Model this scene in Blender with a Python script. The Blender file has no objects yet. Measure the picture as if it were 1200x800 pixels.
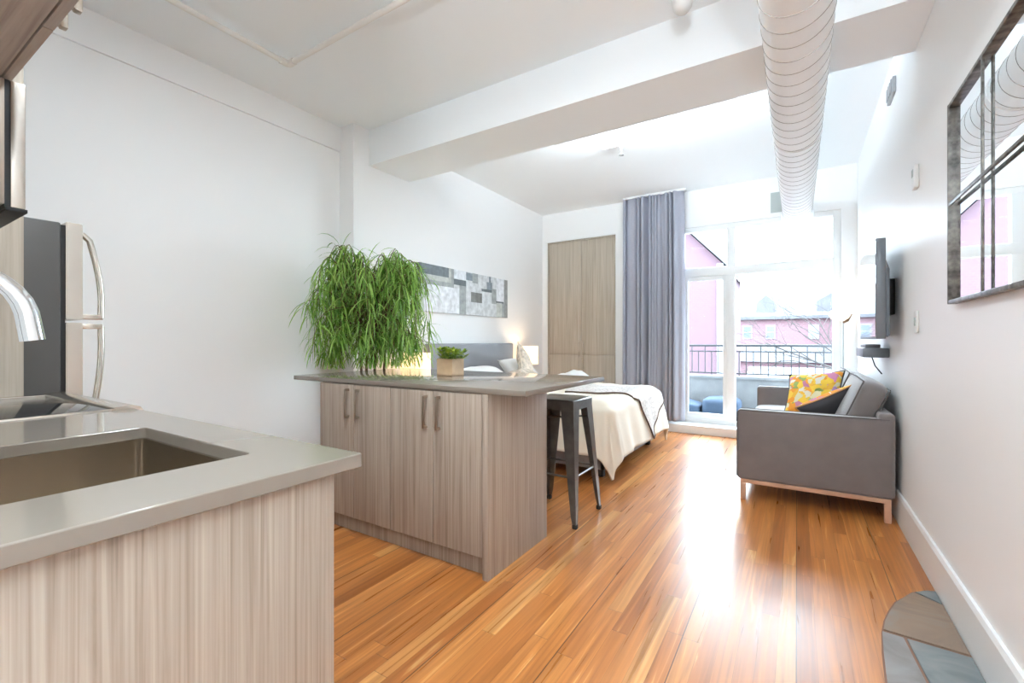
import bpy, bmesh, math, random
from mathutils import Vector, Matrix, noise
random.seed(7)
PI = math.pi
SC = bpy.context.scene
COL = SC.collection

# ------------------------------------------------------------------ helpers
class MB:
    """collects geometry in world coordinates; build() links it as ONE mesh object"""
    def __init__(self):
        self.bm = bmesh.new()
    def box(self, x0, x1, y0, y1, z0, z1, bev=0.0, seg=2, mi=0, M=None):
        r = bmesh.ops.create_cube(self.bm, size=1.0)
        vs = r['verts']
        for v in vs:
            v.co = Vector(((x0 + x1) / 2 + v.co.x * (x1 - x0), (y0 + y1) / 2 + v.co.y * (y1 - y0), (z0 + z1) / 2 + v.co.z * (z1 - z0)))
        if M is not None:
            bmesh.ops.transform(self.bm, matrix=M, verts=vs)
        fs = {f for v in vs for f in v.link_faces}
        for f in fs:
            f.material_index = mi
        if bev > 0:
            es = list({e for v in vs for e in v.link_edges})
            bmesh.ops.bevel(self.bm, geom=es, offset=bev, segments=seg, affect='EDGES', profile=0.5, clamp_overlap=True)
        return self
    def ring(self, c, n, u, r, k, ry=None):
        w = n.cross(u)
        return [self.bm.verts.new(c + u * (r * math.cos(2 * PI * i / k)) + w * ((ry or r) * math.sin(2 * PI * i / k))) for i in range(k)]
    def tube(self, pts, rad, k=12, cap=True, mi=0):
        pts = [Vector(p) for p in pts]
        rads = rad if isinstance(rad, (list, tuple)) else [rad] * len(pts)
        up = None
        prev = None
        for i, p in enumerate(pts):
            a = pts[max(0, i - 1)]; b = pts[min(len(pts) - 1, i + 1)]
            n = (b - a).normalized()
            if up is None:
                t = Vector((0, 0, 1)) if abs(n.z) < 0.9 else Vector((1, 0, 0))
                up = (t - n * t.dot(n)).normalized()
            else:
                up = (up - n * up.dot(n)).normalized()
            rg = self.ring(p, n, up, rads[i], k)
            if prev:
                for j in range(k):
                    f = self.bm.faces.new((prev[j], prev[(j + 1) % k], rg[(j + 1) % k], rg[j])); f.material_index = mi
            elif cap:
                self.bm.faces.new(rg[::-1]).material_index = mi
            prev = rg
        if cap:
            self.bm.faces.new(prev).material_index = mi
        return self
    def lathe(self, c, prof, k=24, mi=0):
        """profile [(r,z)] around vertical axis at c"""
        prev = None
        for (r, z) in prof:
            if r < 1e-5:
                cur = [self.bm.verts.new((c[0], c[1], c[2] + z))]
            else:
                cur = [self.bm.verts.new((c[0] + r * math.cos(2 * PI * i / k), c[1] + r * math.sin(2 * PI * i / k), c[2] + z)) for i in range(k)]
            if prev:
                for j in range(k):
                    j2 = (j + 1) % k
                    if len(prev) == 1 and len(cur) > 1:
                        f = self.bm.faces.new((prev[0], cur[j2], cur[j]))
                    elif len(cur) == 1 and len(prev) > 1:
                        f = self.bm.faces.new((prev[j], prev[j2], cur[0]))
                    elif len(cur) > 1:
                        f = self.bm.faces.new((prev[j], prev[j2], cur[j2], cur[j]))
                    f.material_index = mi
            prev = cur
        return self
    def prism(self, poly, axis, a0, a1, bev=0.0, mi=0):
        """poly of 2D points in the two other axes (order x,y,z without axis)"""
        def mk(p, a):
            if axis == 'x': return (a, p[0], p[1])
            if axis == 'y': return (p[0], a, p[1])
            return (p[0], p[1], a)
        v0 = [self.bm.verts.new(mk(p, a0)) for p in poly]
        v1 = [self.bm.verts.new(mk(p, a1)) for p in poly]
        fs = [self.bm.faces.new(v0), self.bm.faces.new(v1)]
        n = len(poly)
        for i in range(n):
            fs.append(self.bm.faces.new((v0[i], v0[(i + 1) % n], v1[(i + 1) % n], v1[i])))
        for f in fs: f.material_index = mi
        if bev > 0:
            es = list({e for f in fs for e in f.edges})
            bmesh.ops.bevel(self.bm, geom=es, offset=bev, segments=2, affect='EDGES', clamp_overlap=True)
        return self
    def quad(self, *p, mi=0):
        f = self.bm.faces.new([self.bm.verts.new(q) for q in p]); f.material_index = mi
        return self
    def frame_xz(self, x0, x1, z0, z1, y0, y1, wl, wr, wb, wt, bev=0.003):
        self.box(x0, x0 + wl, y0, y1, z0, z1, bev); self.box(x1 - wr, x1, y0, y1, z0, z1, bev)
        self.box(x0 + wl - 0.001, x1 - wr + 0.001, y0 + 0.0015, y1 - 0.0015, z0, z0 + wb, bev)
        self.box(x0 + wl - 0.001, x1 - wr + 0.001, y0 + 0.0015, y1 - 0.0015, z1 - wt, z1, bev)
        return self
    def build(self, name, mats, parent=None, smooth=35, loc=None):
        bm = self.bm
        bmesh.ops.recalc_face_normals(bm, faces=bm.faces[:])
        o_loc = Vector(loc) if loc is not None else None
        pw = world_loc(parent) if parent is not None else Vector((0, 0, 0))
        if o_loc is None:
            if parent is not None:
                o_loc = pw.copy()
            else:
                xs = [v.co for v in bm.verts]
                o_loc = Vector(((min(v.x for v in xs) + max(v.x for v in xs)) / 2, (min(v.y for v in xs) + max(v.y for v in xs)) / 2, min(v.z for v in xs)))
        for v in bm.verts:
            v.co -= o_loc
        me = bpy.data.meshes.new(name)
        bm.to_mesh(me); bm.free()
        for m in (mats if isinstance(mats, (list, tuple)) else [mats]):
            me.materials.append(m)
        if smooth:
            me.polygons.foreach_set('use_smooth', [True] * len(me.polygons))
            me.set_sharp_from_angle(angle=math.radians(smooth))
        o = bpy.data.objects.new(name, me)
        COL.objects.link(o)
        o.location = o_loc - pw
        if parent is not None:
            o.parent = parent
        return o

def world_loc(o):
    v = Vector((0, 0, 0))
    while o is not None:
        v += o.location; o = o.parent
    return v

def tag(o, label=None, cat=None, group=None, kind=None):
    if label: o['label'] = label
    if cat: o['category'] = cat
    if group: o['group'] = group
    if kind: o['kind'] = kind
    return o

def thing(name, loc, label, cat, group=None):
    o = bpy.data.objects.new(name, None); COL.objects.link(o)
    o.location = loc; o.empty_display_size = 0.1
    return tag(o, label, cat, group)

def struct_empty(name, loc):
    o = bpy.data.objects.new(name, None); COL.objects.link(o)
    o.location = loc; o['kind'] = 'structure'
    return o

def copy_tree(o, parent=None):
    c = o.copy(); COL.objects.link(c)
    if parent is not None:
        c.parent = parent
    for ch in list(o.children):
        copy_tree(ch, c)
    return c

# ------------------------------------------------------------------ materials
def newmat(name):
    m = bpy.data.materials.new(name); m.use_nodes = True
    nt = m.node_tree
    return m, nt, nt.nodes, nt.links, nt.nodes['Principled BSDF']

def simple(name, col, rough=0.5, metal=0.0, spec=0.5, bump=0.0, bscale=200.0, var=0.0, vscale=6.0, coat=0.0, sheen=0.0):
    m, nt, N, L, b = newmat(name)
    b.inputs['Base Color'].default_value = (*col, 1)
    b.inputs['Roughness'].default_value = rough
    b.inputs['Metallic'].default_value = metal
    b.inputs['Specular IOR Level'].default_value = spec
    b.inputs['Coat Weight'].default_value = coat
    b.inputs['Sheen Weight'].default_value = sheen
    tc = N.new('ShaderNodeTexCoord')
    if var > 0:
        n = N.new('ShaderNodeTexNoise'); n.inputs['Scale'].default_value = vscale; n.inputs['Detail'].default_value = 4
        L.new(tc.outputs['Object'], n.inputs['Vector'])
        r = N.new('ShaderNodeValToRGB')
        r.color_ramp.elements[0].position = 0.3; r.color_ramp.elements[1].position = 0.7
        r.color_ramp.elements[0].color = (*[c * (1 - var) for c in col], 1)
        r.color_ramp.elements[1].color = (*[min(1, c * (1 + var)) for c in col], 1)
        L.new(n.outputs['Fac'], r.inputs['Fac']); L.new(r.outputs['Color'], b.inputs['Base Color'])
    if bump > 0:
        n2 = N.new('ShaderNodeTexNoise'); n2.inputs['Scale'].default_value = bscale; n2.inputs['Detail'].default_value = 3
        L.new(tc.outputs['Object'], n2.inputs['Vector'])
        bp = N.new('ShaderNodeBump'); bp.inputs['Strength'].default_value = bump; bp.inputs['Distance'].default_value = 0.003
        L.new(n2.outputs['Fac'], bp.inputs['Height']); L.new(bp.outputs['Normal'], b.inputs['Normal'])
    return m

def laminate(name, c_dark, c_mid, c_light, scale=(44, 44, 0.8), rough=0.45):
    """wood print laminate with long vertical grain (or any axis with a small scale)"""
    m, nt, N, L, b = newmat(name)
    g = N.new('ShaderNodeNewGeometry')
    mp = N.new('ShaderNodeMapping'); mp.inputs['Scale'].default_value = scale
    L.new(g.outputs['Position'], mp.inputs['Vector'])
    n1 = N.new('ShaderNodeTexNoise'); n1.inputs['Scale'].default_value = 1.0; n1.inputs['Detail'].default_value = 6; n1.inputs['Roughness'].default_value = 0.62; n1.inputs['Distortion'].default_value = 1.4
    L.new(mp.outputs['Vector'], n1.inputs['Vector'])
    mp2 = N.new('ShaderNodeMapping'); mp2.inputs['Scale'].default_value = tuple(s * 5.5 if s > 4 else s * 2.2 for s in scale)
    L.new(g.outputs['Position'], mp2.inputs['Vector'])
    n2 = N.new('ShaderNodeTexNoise'); n2.inputs['Scale'].default_value = 1.0; n2.inputs['Detail'].default_value = 3
    L.new(mp2.outputs['Vector'], n2.inputs['Vector'])
    mx = N.new('ShaderNodeMath'); mx.operation = 'MULTIPLY_ADD'; mx.inputs[1].default_value = 0.35
    L.new(n2.outputs['Fac'], mx.inputs[0])
    sc = N.new('ShaderNodeMath'); sc.operation = 'MULTIPLY'; sc.inputs[1].default_value = 0.65
    L.new(n1.outputs['Fac'], sc.inputs[0]); L.new(sc.outputs[0], mx.inputs[2])
    r = N.new('ShaderNodeValToRGB'); e = r.color_ramp.elements
    e[0].position = 0.35; e[0].color = (*c_dark, 1)
    e[1].position = 0.63; e[1].color = (*c_light, 1)
    k = e.new(0.47); k.color = (*c_mid, 1)
    L.new(mx.outputs[0], r.inputs['Fac']); L.new(r.outputs['Color'], b.inputs['Base Color'])
    b.inputs['Roughness'].default_value = rough
    b.inputs['Specular IOR Level'].default_value = 0.35
    return m

def floor_mat():
    m, nt, N, L, b = newmat('wood_floor')
    g = N.new('ShaderNodeNewGeometry'); sp = N.new('ShaderNodeSeparateXYZ'); L.new(g.outputs['Position'], sp.inputs[0])
    def mth(op, a, bb=None, c=None):
        n = N.new('ShaderNodeMath'); n.operation = op
        for i, q in enumerate((a, bb, c)):
            if q is None: continue
            if isinstance(q, (int, float)): n.inputs[i].default_value = q
            else: L.new(q, n.inputs[i])
        return n.outputs[0]
    W = 0.062
    xw = mth('DIVIDE', sp.outputs['X'], W)
    xi = mth('FLOOR', xw); xf = mth('FRACT', xw)
    wn = N.new('ShaderNodeTexWhiteNoise'); wn.noise_dimensions = '1D'; L.new(xi, wn.inputs['W'])
    yo = mth('MULTIPLY_ADD', wn.outputs['Value'], 7.3, mth('DIVIDE', sp.outputs['Y'], 1.5))
    yi = mth('FLOOR', yo); yf = mth('FRACT', yo)
    cb = N.new('ShaderNodeCombineXYZ'); L.new(xi, cb.inputs['X']); L.new(yi, cb.inputs['Y'])
    w2 = N.new('ShaderNodeTexWhiteNoise'); w2.noise_dimensions = '2D'; L.new(cb.outputs[0], w2.inputs['Vector'])
    # grain: long noise along y, shifted per board
    cg = N.new('ShaderNodeCombineXYZ')
    L.new(mth('MULTIPLY', sp.outputs['X'], 38.0), cg.inputs['X'])
    L.new(mth('MULTIPLY', sp.outputs['Y'], 1.3), cg.inputs['Y'])
    L.new(mth('MULTIPLY', w2.outputs['Value'], 40.0), cg.inputs['Z'])
    n1 = N.new('ShaderNodeTexNoise'); n1.inputs['Scale'].default_value = 1.0; n1.inputs['Detail'].default_value = 5; n1.inputs['Distortion'].default_value = 0.8
    L.new(cg.outputs[0], n1.inputs['Vector'])
    base = N.new('ShaderNodeValToRGB'); e = base.color_ramp.elements
    e[0].position = 0.0; e[0].color = (0.34, 0.115, 0.028, 1)
    e[1].position = 1.0; e[1].color = (0.61, 0.30, 0.10, 1)
    for p, c in ((0.15, (0.42, 0.150, 0.036, 1)), (0.6, (0.49, 0.184, 0.046, 1)), (0.85, (0.54, 0.22, 0.06, 1))):
        k = e.new(p); k.color = c
    L.new(w2.outputs['Value'], base.inputs['Fac'])
    # grain multiply
    gr = N.new('ShaderNodeValToRGB'); ge = gr.color_ramp.elements
    ge[0].position = 0.25; ge[0].color = (0.50, 0.42, 0.36, 1); ge[1].position = 0.62; ge[1].color = (1.15, 1.12, 1.05, 1)
    L.new(n1.outputs['Fac'], gr.inputs['Fac'])
    mul = N.new('ShaderNodeMix'); mul.data_type = 'RGBA'; mul.blend_type = 'MULTIPLY'; mul.inputs[0].default_value = 0.8
    L.new(base.outputs['Color'], mul.inputs[6]); L.new(gr.outputs['Color'], mul.inputs[7])
    # sapwood streaks
    sw = N.new('ShaderNodeMapRange'); sw.inputs[1].default_value = 0.63; sw.inputs[2].default_value = 0.70
    L.new(n1.outputs['Fac'], sw.inputs[0])
    mix = N.new('ShaderNodeMix'); mix.data_type = 'RGBA'; mix.inputs[7].default_value = (0.72, 0.42, 0.16, 1)
    L.new(mth('MULTIPLY', sw.outputs[0], 0.75), mix.inputs[0]); L.new(mul.outputs[2], mix.inputs[6])
    # joints
    e1 = mth('LESS_THAN', mth('MINIMUM', xf, mth('SUBTRACT', 1.0, xf)), 0.010)
    e2 = mth('LESS_THAN', yf, 0.0022)
    xb = mth('FRACT', mth('DIVIDE', mth('ADD', sp.outputs['X'], 0.004), W * 6))
    e3 = mth('LESS_THAN', xb, 0.010)
    j = mth('MAXIMUM', mth('MULTIPLY', mth('MAXIMUM', e1, e2), 0.40), mth('MULTIPLY', e3, 0.9))
    m2 = N.new('ShaderNodeMix'); m2.data_type = 'RGBA'; m2.inputs[7].default_value = (0.07, 0.028, 0.012, 1)
    L.new(j, m2.inputs[0]); L.new(mix.outputs[2], m2.inputs[6])
    L.new(m2.outputs[2], b.inputs['Base Color'])
    rn = N.new('ShaderNodeMapRange'); rn.inputs[3].default_value = 0.22; rn.inputs[4].default_value = 0.38
    L.new(n1.outputs['Fac'], rn.inputs[0]); L.new(rn.outputs[0], b.inputs['Roughness'])
    bp = N.new('ShaderNodeBump'); bp.inputs['Strength'].default_value = 0.25; bp.inputs['Distance'].default_value = 0.002
    L.new(mth('SUBTRACT', mth('MULTIPLY', n1.outputs['Fac'], 0.15), j), bp.inputs['Height'])
    L.new(bp.outputs['Normal'], b.inputs['Normal'])
    b.inputs['Specular IOR Level'].default_value = 0.55
    b.inputs['Coat Weight'].default_value = 0.25; b.inputs['Coat Roughness'].default_value = 0.28
    return m

def glass_mat(name, tint=(1, 1, 1), refl=0.10):
    m = bpy.data.materials.new(name); m.use_nodes = True
    nt = m.node_tree; N = nt.nodes; L = nt.links; N.clear()
    o = N.new('ShaderNodeOutputMaterial'); t = N.new('ShaderNodeBsdfTransparent'); g = N.new('ShaderNodeBsdfGlossy')
    t.inputs['Color'].default_value = (*tint, 1); g.inputs['Roughness'].default_value = 0.0
    lw = N.new('ShaderNodeLayerWeight'); lw.inputs['Blend'].default_value = 0.12
    mm = N.new('ShaderNodeMath'); mm.operation = 'MULTIPLY'; mm.inputs[1].default_value = refl * 4
    L.new(lw.outputs['Fresnel'], mm.inputs[0])
    mx = N.new('ShaderNodeMixShader'); L.new(mm.outputs[0], mx.inputs[0]); L.new(t.outputs[0], mx.inputs[1]); L.new(g.outputs[0], mx.inputs[2])
    L.new(mx.outputs[0], o.inputs['Surface'])
    return m

def lamp_mat(name, col, strength, base=(0.9, 0.85, 0.78)):
    m, nt, N, L, b = newmat(name)
    b.inputs['Base Color'].default_value = (*base, 1)
    b.inputs['Emission Color'].default_value = (*col, 1)
    b.inputs['Emission Strength'].default_value = strength
    b.inputs['Roughness'].default_value = 0.7
    return m

def brick_mat(name, c1, c2, cm, sc):
    m, nt, N, L, b = newmat(name)
    g = N.new('ShaderNodeNewGeometry'); sp = N.new('ShaderNodeSeparateXYZ'); L.new(g.outputs['Position'], sp.inputs[0])
    ad = N.new('ShaderNodeMath'); ad.operation = 'ADD'; L.new(sp.outputs['X'], ad.inputs[0]); L.new(sp.outputs['Y'], ad.inputs[1])
    cb = N.new('ShaderNodeCombineXYZ'); L.new(ad.outputs[0], cb.inputs['X']); L.new(sp.outputs['Z'], cb.inputs['Y'])
    bt = N.new('ShaderNodeTexBrick'); bt.inputs['Scale'].default_value = sc
    bt.inputs['Color1'].default_value = (*c1, 1); bt.inputs['Color2'].default_value = (*c2, 1); bt.inputs['Mortar'].default_value = (*cm, 1)
    L.new(cb.outputs[0], bt.inputs['Vector']); L.new(bt.outputs['Color'], b.inputs['Base Color'])
    b.inputs['Roughness'].default_value = 0.9
    return m

def floral_mat():
    m, nt, N, L, b = newmat('floral_fabric')
    tc = N.new('ShaderNodeTexCoord')
    n = N.new('ShaderNodeTexNoise'); n.inputs['Scale'].default_value = 9; L.new(tc.outputs['Object'], n.inputs['Vector'])
    mxv = N.new('ShaderNodeMix'); mxv.data_type = 'RGBA'; mxv.inputs[0].default_value = 0.12
    L.new(tc.outputs['Object'], mxv.inputs[6]); L.new(n.outputs['Color'], mxv.inputs[7])
    v = N.new('ShaderNodeTexVoronoi'); v.inputs['Scale'].default_value = 24; L.new(mxv.outputs[2], v.inputs['Vector'])
    sp = N.new('ShaderNodeSeparateColor'); L.new(v.outputs['Color'], sp.inputs[0])
    r = N.new('ShaderNodeValToRGB'); r.color_ramp.interpolation = 'CONSTANT'; e = r.color_ramp.elements
    cols = [(0.0, (0.80, 0.30, 0.03)), (0.2, (0.85, 0.55, 0.06)), (0.38, (0.75, 0.68, 0.45)), (0.52, (0.28, 0.36, 0.10)), (0.64, (0.58, 0.22, 0.36)), (0.72, (0.78, 0.42, 0.05)), (0.84, (0.45, 0.50, 0.22)), (0.90, (0.42, 0.27, 0.50)), (0.93, (0.75, 0.70, 0.6))]
    e[0].position, e[0].color = cols[0][0], (*cols[0][1], 1)
    e[1].position, e[1].color = cols[1][0], (*cols[1][1], 1)
    for p, c in cols[2:]:
        k = e.new(p); k.color = (*c, 1)
    L.new(sp.outputs[0], r.inputs['Fac'])
    d = N.new('ShaderNodeMapRange'); d.inputs[1].default_value = 0.0; d.inputs[2].default_value = 0.035; d.inputs[3].default_value = 0.45; d.inputs[4].default_value = 1
    L.new(v.outputs['Distance'], d.inputs[0])
    mu = N.new('ShaderNodeMix'); mu.data_type = 'RGBA'; mu.blend_type = 'MULTIPLY'; mu.inputs[0].default_value = 1
    L.new(r.outputs['Color'], mu.inputs[6]); L.new(d.outputs[0], mu.inputs[7]); L.new(mu.outputs[2], b.inputs['Base Color'])
    b.inputs['Roughness'].default_value = 0.9
    return m

def throw_mat():
    m, nt, N, L, b = newmat('throw_fabric')
    tc = N.new('ShaderNodeTexCoord')
    v = N.new('ShaderNodeTexVoronoi'); v.feature = 'DISTANCE_TO_EDGE'; v.inputs['Scale'].default_value = 22; L.new(tc.outputs['Object'], v.inputs['Vector'])
    r = N.new('ShaderNodeValToRGB'); e = r.color_ramp.elements
    e[0].position = 0.02; e[0].color = (0.50, 0.45, 0.42, 1); e[1].position = 0.12; e[1].color = (0.68, 0.63, 0.59, 1)
    L.new(v.outputs['Distance'], r.inputs['Fac']); L.new(r.outputs['Color'], b.inputs['Base Color'])
    b.inputs['Roughness'].default_value = 0.95
    return m

def slate_mat(name, c1, c2, c3, sc=5):
    m, nt, N, L, b = newmat(name)
    tc = N.new('ShaderNodeTexCoord')
    n = N.new('ShaderNodeTexNoise'); n.inputs['Scale'].default_value = sc; n.inputs['Detail'].default_value = 8; n.inputs['Distortion'].default_value = 1.2
    L.new(tc.outputs['Object'], n.inputs['Vector'])
    r = N.new('ShaderNodeValToRGB'); e = r.color_ramp.elements
    e[0].position = 0.3; e[0].color = (*c1, 1); e[1].position = 0.7; e[1].color = (*c3, 1); k = e.new(0.5); k.color = (*c2, 1)
    L.new(n.outputs['Fac'], r.inputs['Fac']); L.new(r.outputs['Color'], b.inputs['Base Color'])
    b.inputs['Roughness'].default_value = 0.55
    bp = N.new('ShaderNodeBump'); bp.inputs['Strength'].default_value = 0.5; bp.inputs['Distance'].default_value = 0.004
    L.new(n.outputs['Fac'], bp.inputs['Height']); L.new(bp.outputs['Normal'], b.inputs['Normal'])
    return m

def leaf_mat(name, c1, c2, sc=5.0):
    m, nt, N, L, b = newmat(name)
    g = N.new('ShaderNodeNewGeometry')
    r = N.new('ShaderNodeValToRGB'); e = r.color_ramp.elements
    e[0].color = (*c1, 1); e[1].color = (*c2, 1)
    L.new(g.outputs['Random Per Island'], r.inputs['Fac']); L.new(r.outputs['Color'], b.inputs['Base Color'])
    b.inputs['Roughness'].default_value = 0.4
    tr = N.new('ShaderNodeBsdfTranslucent'); L.new(r.outputs['Color'], tr.inputs['Color'])
    mx = N.new('ShaderNodeMixShader'); mx.inputs[0].default_value = 0.42
    L.new(b.outputs[0], mx.inputs[1]); L.new(tr.outputs[0], mx.inputs[2])
    L.new(mx.outputs[0], N['Material Output'].inputs['Surface'])
    return m

M = {}
M['wall'] = simple('white_wall_paint', (0.88, 0.88, 0.875), 0.6, spec=0.3, bump=0.05, bscale=120)
M['wall_glossy'] = simple('white_wall_eggshell', (0.88, 0.88, 0.88), 0.42, spec=0.4, bump=0.04, bscale=90)
M['ceil'] = simple('ceiling_paint', (0.90, 0.925, 0.94), 0.75, spec=0.2, bump=0.05, bscale=100)
M['trim'] = simple('white_trim_gloss', (0.82, 0.82, 0.81), 0.35)
M['floor'] = floor_mat()
M['lam'] = laminate('grey_oak_laminate', (0.255, 0.197, 0.152), (0.36, 0.29, 0.233), (0.46, 0.385, 0.318))
M['lam_pale'] = laminate('pale_oak_laminate', (0.36, 0.30, 0.235), (0.44, 0.375, 0.30), (0.52, 0.455, 0.375), scale=(20, 20, 0.7))
M['lam_x'] = laminate('grey_oak_laminate_sideways', (0.27, 0.21, 0.175), (0.39, 0.32, 0.27), (0.48, 0.40, 0.35), scale=(0.9, 22, 22))
M['quartz'] = simple('taupe_quartz', (0.235, 0.20, 0.165), 0.10, spec=0.55)
M['steel'] = simple('brushed_steel', (0.62, 0.57, 0.51), 0.24, metal=1.0, var=0.05, vscale=3)
M['sinksteel'] = simple('sink_steel', (0.55, 0.48, 0.40), 0.2, metal=1.0, var=0.06, vscale=4)
M['chrome'] = simple('chrome', (0.80, 0.81, 0.82), 0.08, metal=1.0)
M['nickel'] = simple('satin_nickel', (0.50, 0.44, 0.37), 0.32, metal=1.0)
M['black'] = simple('black_plastic', (0.012, 0.012, 0.013), 0.4)
M['darkgrey'] = simple('fridge_side_grey', (0.075, 0.069, 0.064), 0.4, bump=0.1, bscale=400)
M['blackglass'] = simple('black_ceramic_glass', (0.012, 0.012, 0.012), 0.05, spec=0.6)
M['gunmetal'] = simple('gunmetal_steel', (0.15, 0.145, 0.14), 0.28, metal=0.7, spec=0.5, var=0.15, vscale=20)
M['rubber'] = simple('black_rubber', (0.02, 0.02, 0.02), 0.7)
M['sofa'] = simple('taupe_sofa_fabric', (0.165, 0.137, 0.128), 0.75, bump=0.25, bscale=900, var=0.06, vscale=12, sheen=0.5)
M['sofa_pipe'] = simple('sofa_piping', (0.10, 0.085, 0.08), 0.8)
M['copper'] = simple('pale_wood_base', (0.55, 0.31, 0.20), 0.35, spec=0.5, var=0.1, vscale=10)
M['cushdark'] = simple('charcoal_cushion_fabric', (0.062, 0.058, 0.063), 0.9, bump=0.2, bscale=700)
M['piping'] = simple('orange_piping', (0.70, 0.33, 0.12), 0.8)
M['floral'] = floral_mat()
M['duvet'] = simple('cream_cotton', (0.80, 0.71, 0.58), 0.9, bump=0.15, bscale=300, sheen=0.2)
M['sheet'] = simple('white_cotton', (0.84, 0.83, 0.81), 0.9, bump=0.12, bscale=250)
M['patt'] = simple('beige_print_cushion', (0.62, 0.52, 0.42), 0.9, var=0.28, vscale=26)
M['tan'] = simple('tan_cushion', (0.66, 0.48, 0.31), 0.9, bump=0.2, bscale=300)
M['throw'] = throw_mat()
M['throw_edge'] = simple('brown_throw_edge', (0.10, 0.055, 0.035), 0.9)
M['bedgrey'] = simple('grey_upholstery', (0.30, 0.31, 0.33), 0.85, bump=0.25, bscale=500)
M['curtain'] = simple('grey_curtain', (0.36, 0.365, 0.42), 0.85, bump=0.12, bscale=600)
M['glass'] = glass_mat('window_glass')
M['balglass'] = glass_mat('balcony_glass', (0.93, 0.97, 0.98))
M['mirror'] = simple('mirror_silver', (0.93, 0.95, 0.95), 0.0, metal=1.0)
M['oldmetal'] = simple('weathered_zinc', (0.15, 0.137, 0.125), 0.4, metal=0.5, var=0.65, vscale=35, bump=0.3, bscale=60)
M['duct'] = simple('white_painted_duct', (0.92, 0.93, 0.94), 0.32, metal=0.0, spec=0.5)
M['ductseam'] = simple('duct_seam_grey', (0.36, 0.34, 0.33), 0.4, metal=0.4)
M['pipe'] = simple('white_pipe', (0.80, 0.78, 0.74), 0.4)
M['plate'] = simple('grey_vent_plate', (0.42, 0.46, 0.45), 0.6)
M['ventgrey'] = simple('grey_device', (0.38, 0.39, 0.40), 0.5)
M['tvblack'] = simple('tv_back_plastic', (0.16, 0.175, 0.20), 0.3)
M['screen'] = simple('tv_screen', (0.01, 0.01, 0.012), 0.03, spec=1.0, coat=1.0)
M['iron'] = simple('black_railing_iron', (0.02, 0.022, 0.026), 0.5)
M['concrete'] = simple('pale_concrete', (0.14, 0.143, 0.147), 0.9, var=0.12, vscale=5, bump=0.2, bscale=40)
M['stonefloor'] = simple('balcony_tile', (0.10, 0.115, 0.115), 0.7, var=0.1, vscale=4)
M['bluefab'] = simple('blue_outdoor_fabric', (0.03, 0.05, 0.085), 0.8, var=0.15, vscale=8)
M['snow'] = simple('snowy_ground', (0.12, 0.12, 0.125), 0.9, var=0.06, vscale=0.3)
M['roofgrey'] = simple('grey_roofing', (0.075, 0.075, 0.085), 0.9, var=0.2, vscale=1.0)
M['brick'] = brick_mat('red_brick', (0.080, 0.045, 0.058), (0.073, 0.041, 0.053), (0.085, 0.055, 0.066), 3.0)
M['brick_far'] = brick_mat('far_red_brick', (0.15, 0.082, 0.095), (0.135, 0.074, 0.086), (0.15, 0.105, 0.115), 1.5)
M['outtrim'] = simple('outdoor_white_trim', (0.17, 0.17, 0.185), 0.7)
M['winglass'] = simple('far_window_glass', (0.10, 0.12, 0.15), 0.15)
M['bark'] = simple('bark', (0.035, 0.03, 0.028), 0.9, var=0.3, vscale=8)
M['stem'] = simple('brown_stem', (0.13, 0.075, 0.04), 0.8, var=0.3, vscale=20)
M['leafA'] = leaf_mat('drooping_leaf_green', (0.10, 0.27, 0.03), (0.42, 0.62, 0.15))
M['leafB'] = leaf_mat('succulent_green', (0.14, 0.26, 0.02), (0.40, 0.50, 0.06))
M['soil'] = simple('dark_soil', (0.03, 0.022, 0.015), 0.95, bump=0.6, bscale=80)
M['potwood'] = simple('tan_wood_planter', (0.50, 0.34, 0.20), 0.6, var=0.12, vscale=14)
M['potwhite'] = simple('white_ceramic_pot', (0.75, 0.74, 0.72), 0.3)
M['shade'] = lamp_mat('warm_lamp_shade', (1.0, 0.62, 0.30), 1.15)
M['shade2'] = lamp_mat('glowing_glass_shade', (1.0, 0.72, 0.42), 0.55)
M['fill_diffuser'] = lamp_mat('fill_lamp_diffuser', (1.0, 0.93, 0.84), 3.0)  # glowing parts of the added fill fixtures
M['slate_a'] = slate_mat('rust_slate', (0.17, 0.125, 0.095), (0.25, 0.165, 0.11), (0.22, 0.20, 0.175))
M['slate_b'] = slate_mat('blue_grey_slate', (0.12, 0.14, 0.15), (0.19, 0.205, 0.205), (0.26, 0.25, 0.235))
M['slate_c'] = slate_mat('mauve_grey_slate', (0.17, 0.15, 0.14), (0.24, 0.215, 0.205), (0.28, 0.27, 0.26))
M['grout'] = simple('brown_grout', (0.24, 0.13, 0.09), 0.9, bump=0.3, bscale=100)

XL, XB, XR = -3.50, -3.31, 0.552     # kitchen wall, bedroom wall, right wall
YW, ZC = 6.13, 3.07
YK = -0.04

# ------------------------------------------------------------------ room shell
def structure(mb, name, mat, smooth=0):
    o = mb.build(name, mat, smooth=smooth); o['kind'] = 'structure'; return o
structure(MB().box(-3.7, 0.75, -2.7, 6.33, -0.12, 0.0), 'floor', M['floor'])
structure(MB().box(-3.7, 0.75, -2.7, 6.33, ZC, ZC + 0.12), 'ceiling', M['ceil'])
mb = MB()
mb.prism([(-0.04, 0.0), (-0.04, ZC), (2.63, ZC), (2.63, 0.0)], 'x', XL - 0.2, XL)
mb.box(XL - 0.2, XL + 0.018, -0.04, 2.63, 2.85, ZC)
mb.box(XL - 0.2, XB, 2.63, 6.13, 0, ZC)
structure(mb, 'wall_left', M['wall'])
structure(MB().box(XR, XR + 0.2, -2.6, 6.33, 0, ZC), 'wall_right', M['wall_glossy'])
structure(MB().box(XL - 0.2, -0.86, YK - 0.2, YK, 0, ZC), 'wall_kitchen', M['wall'])
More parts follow.
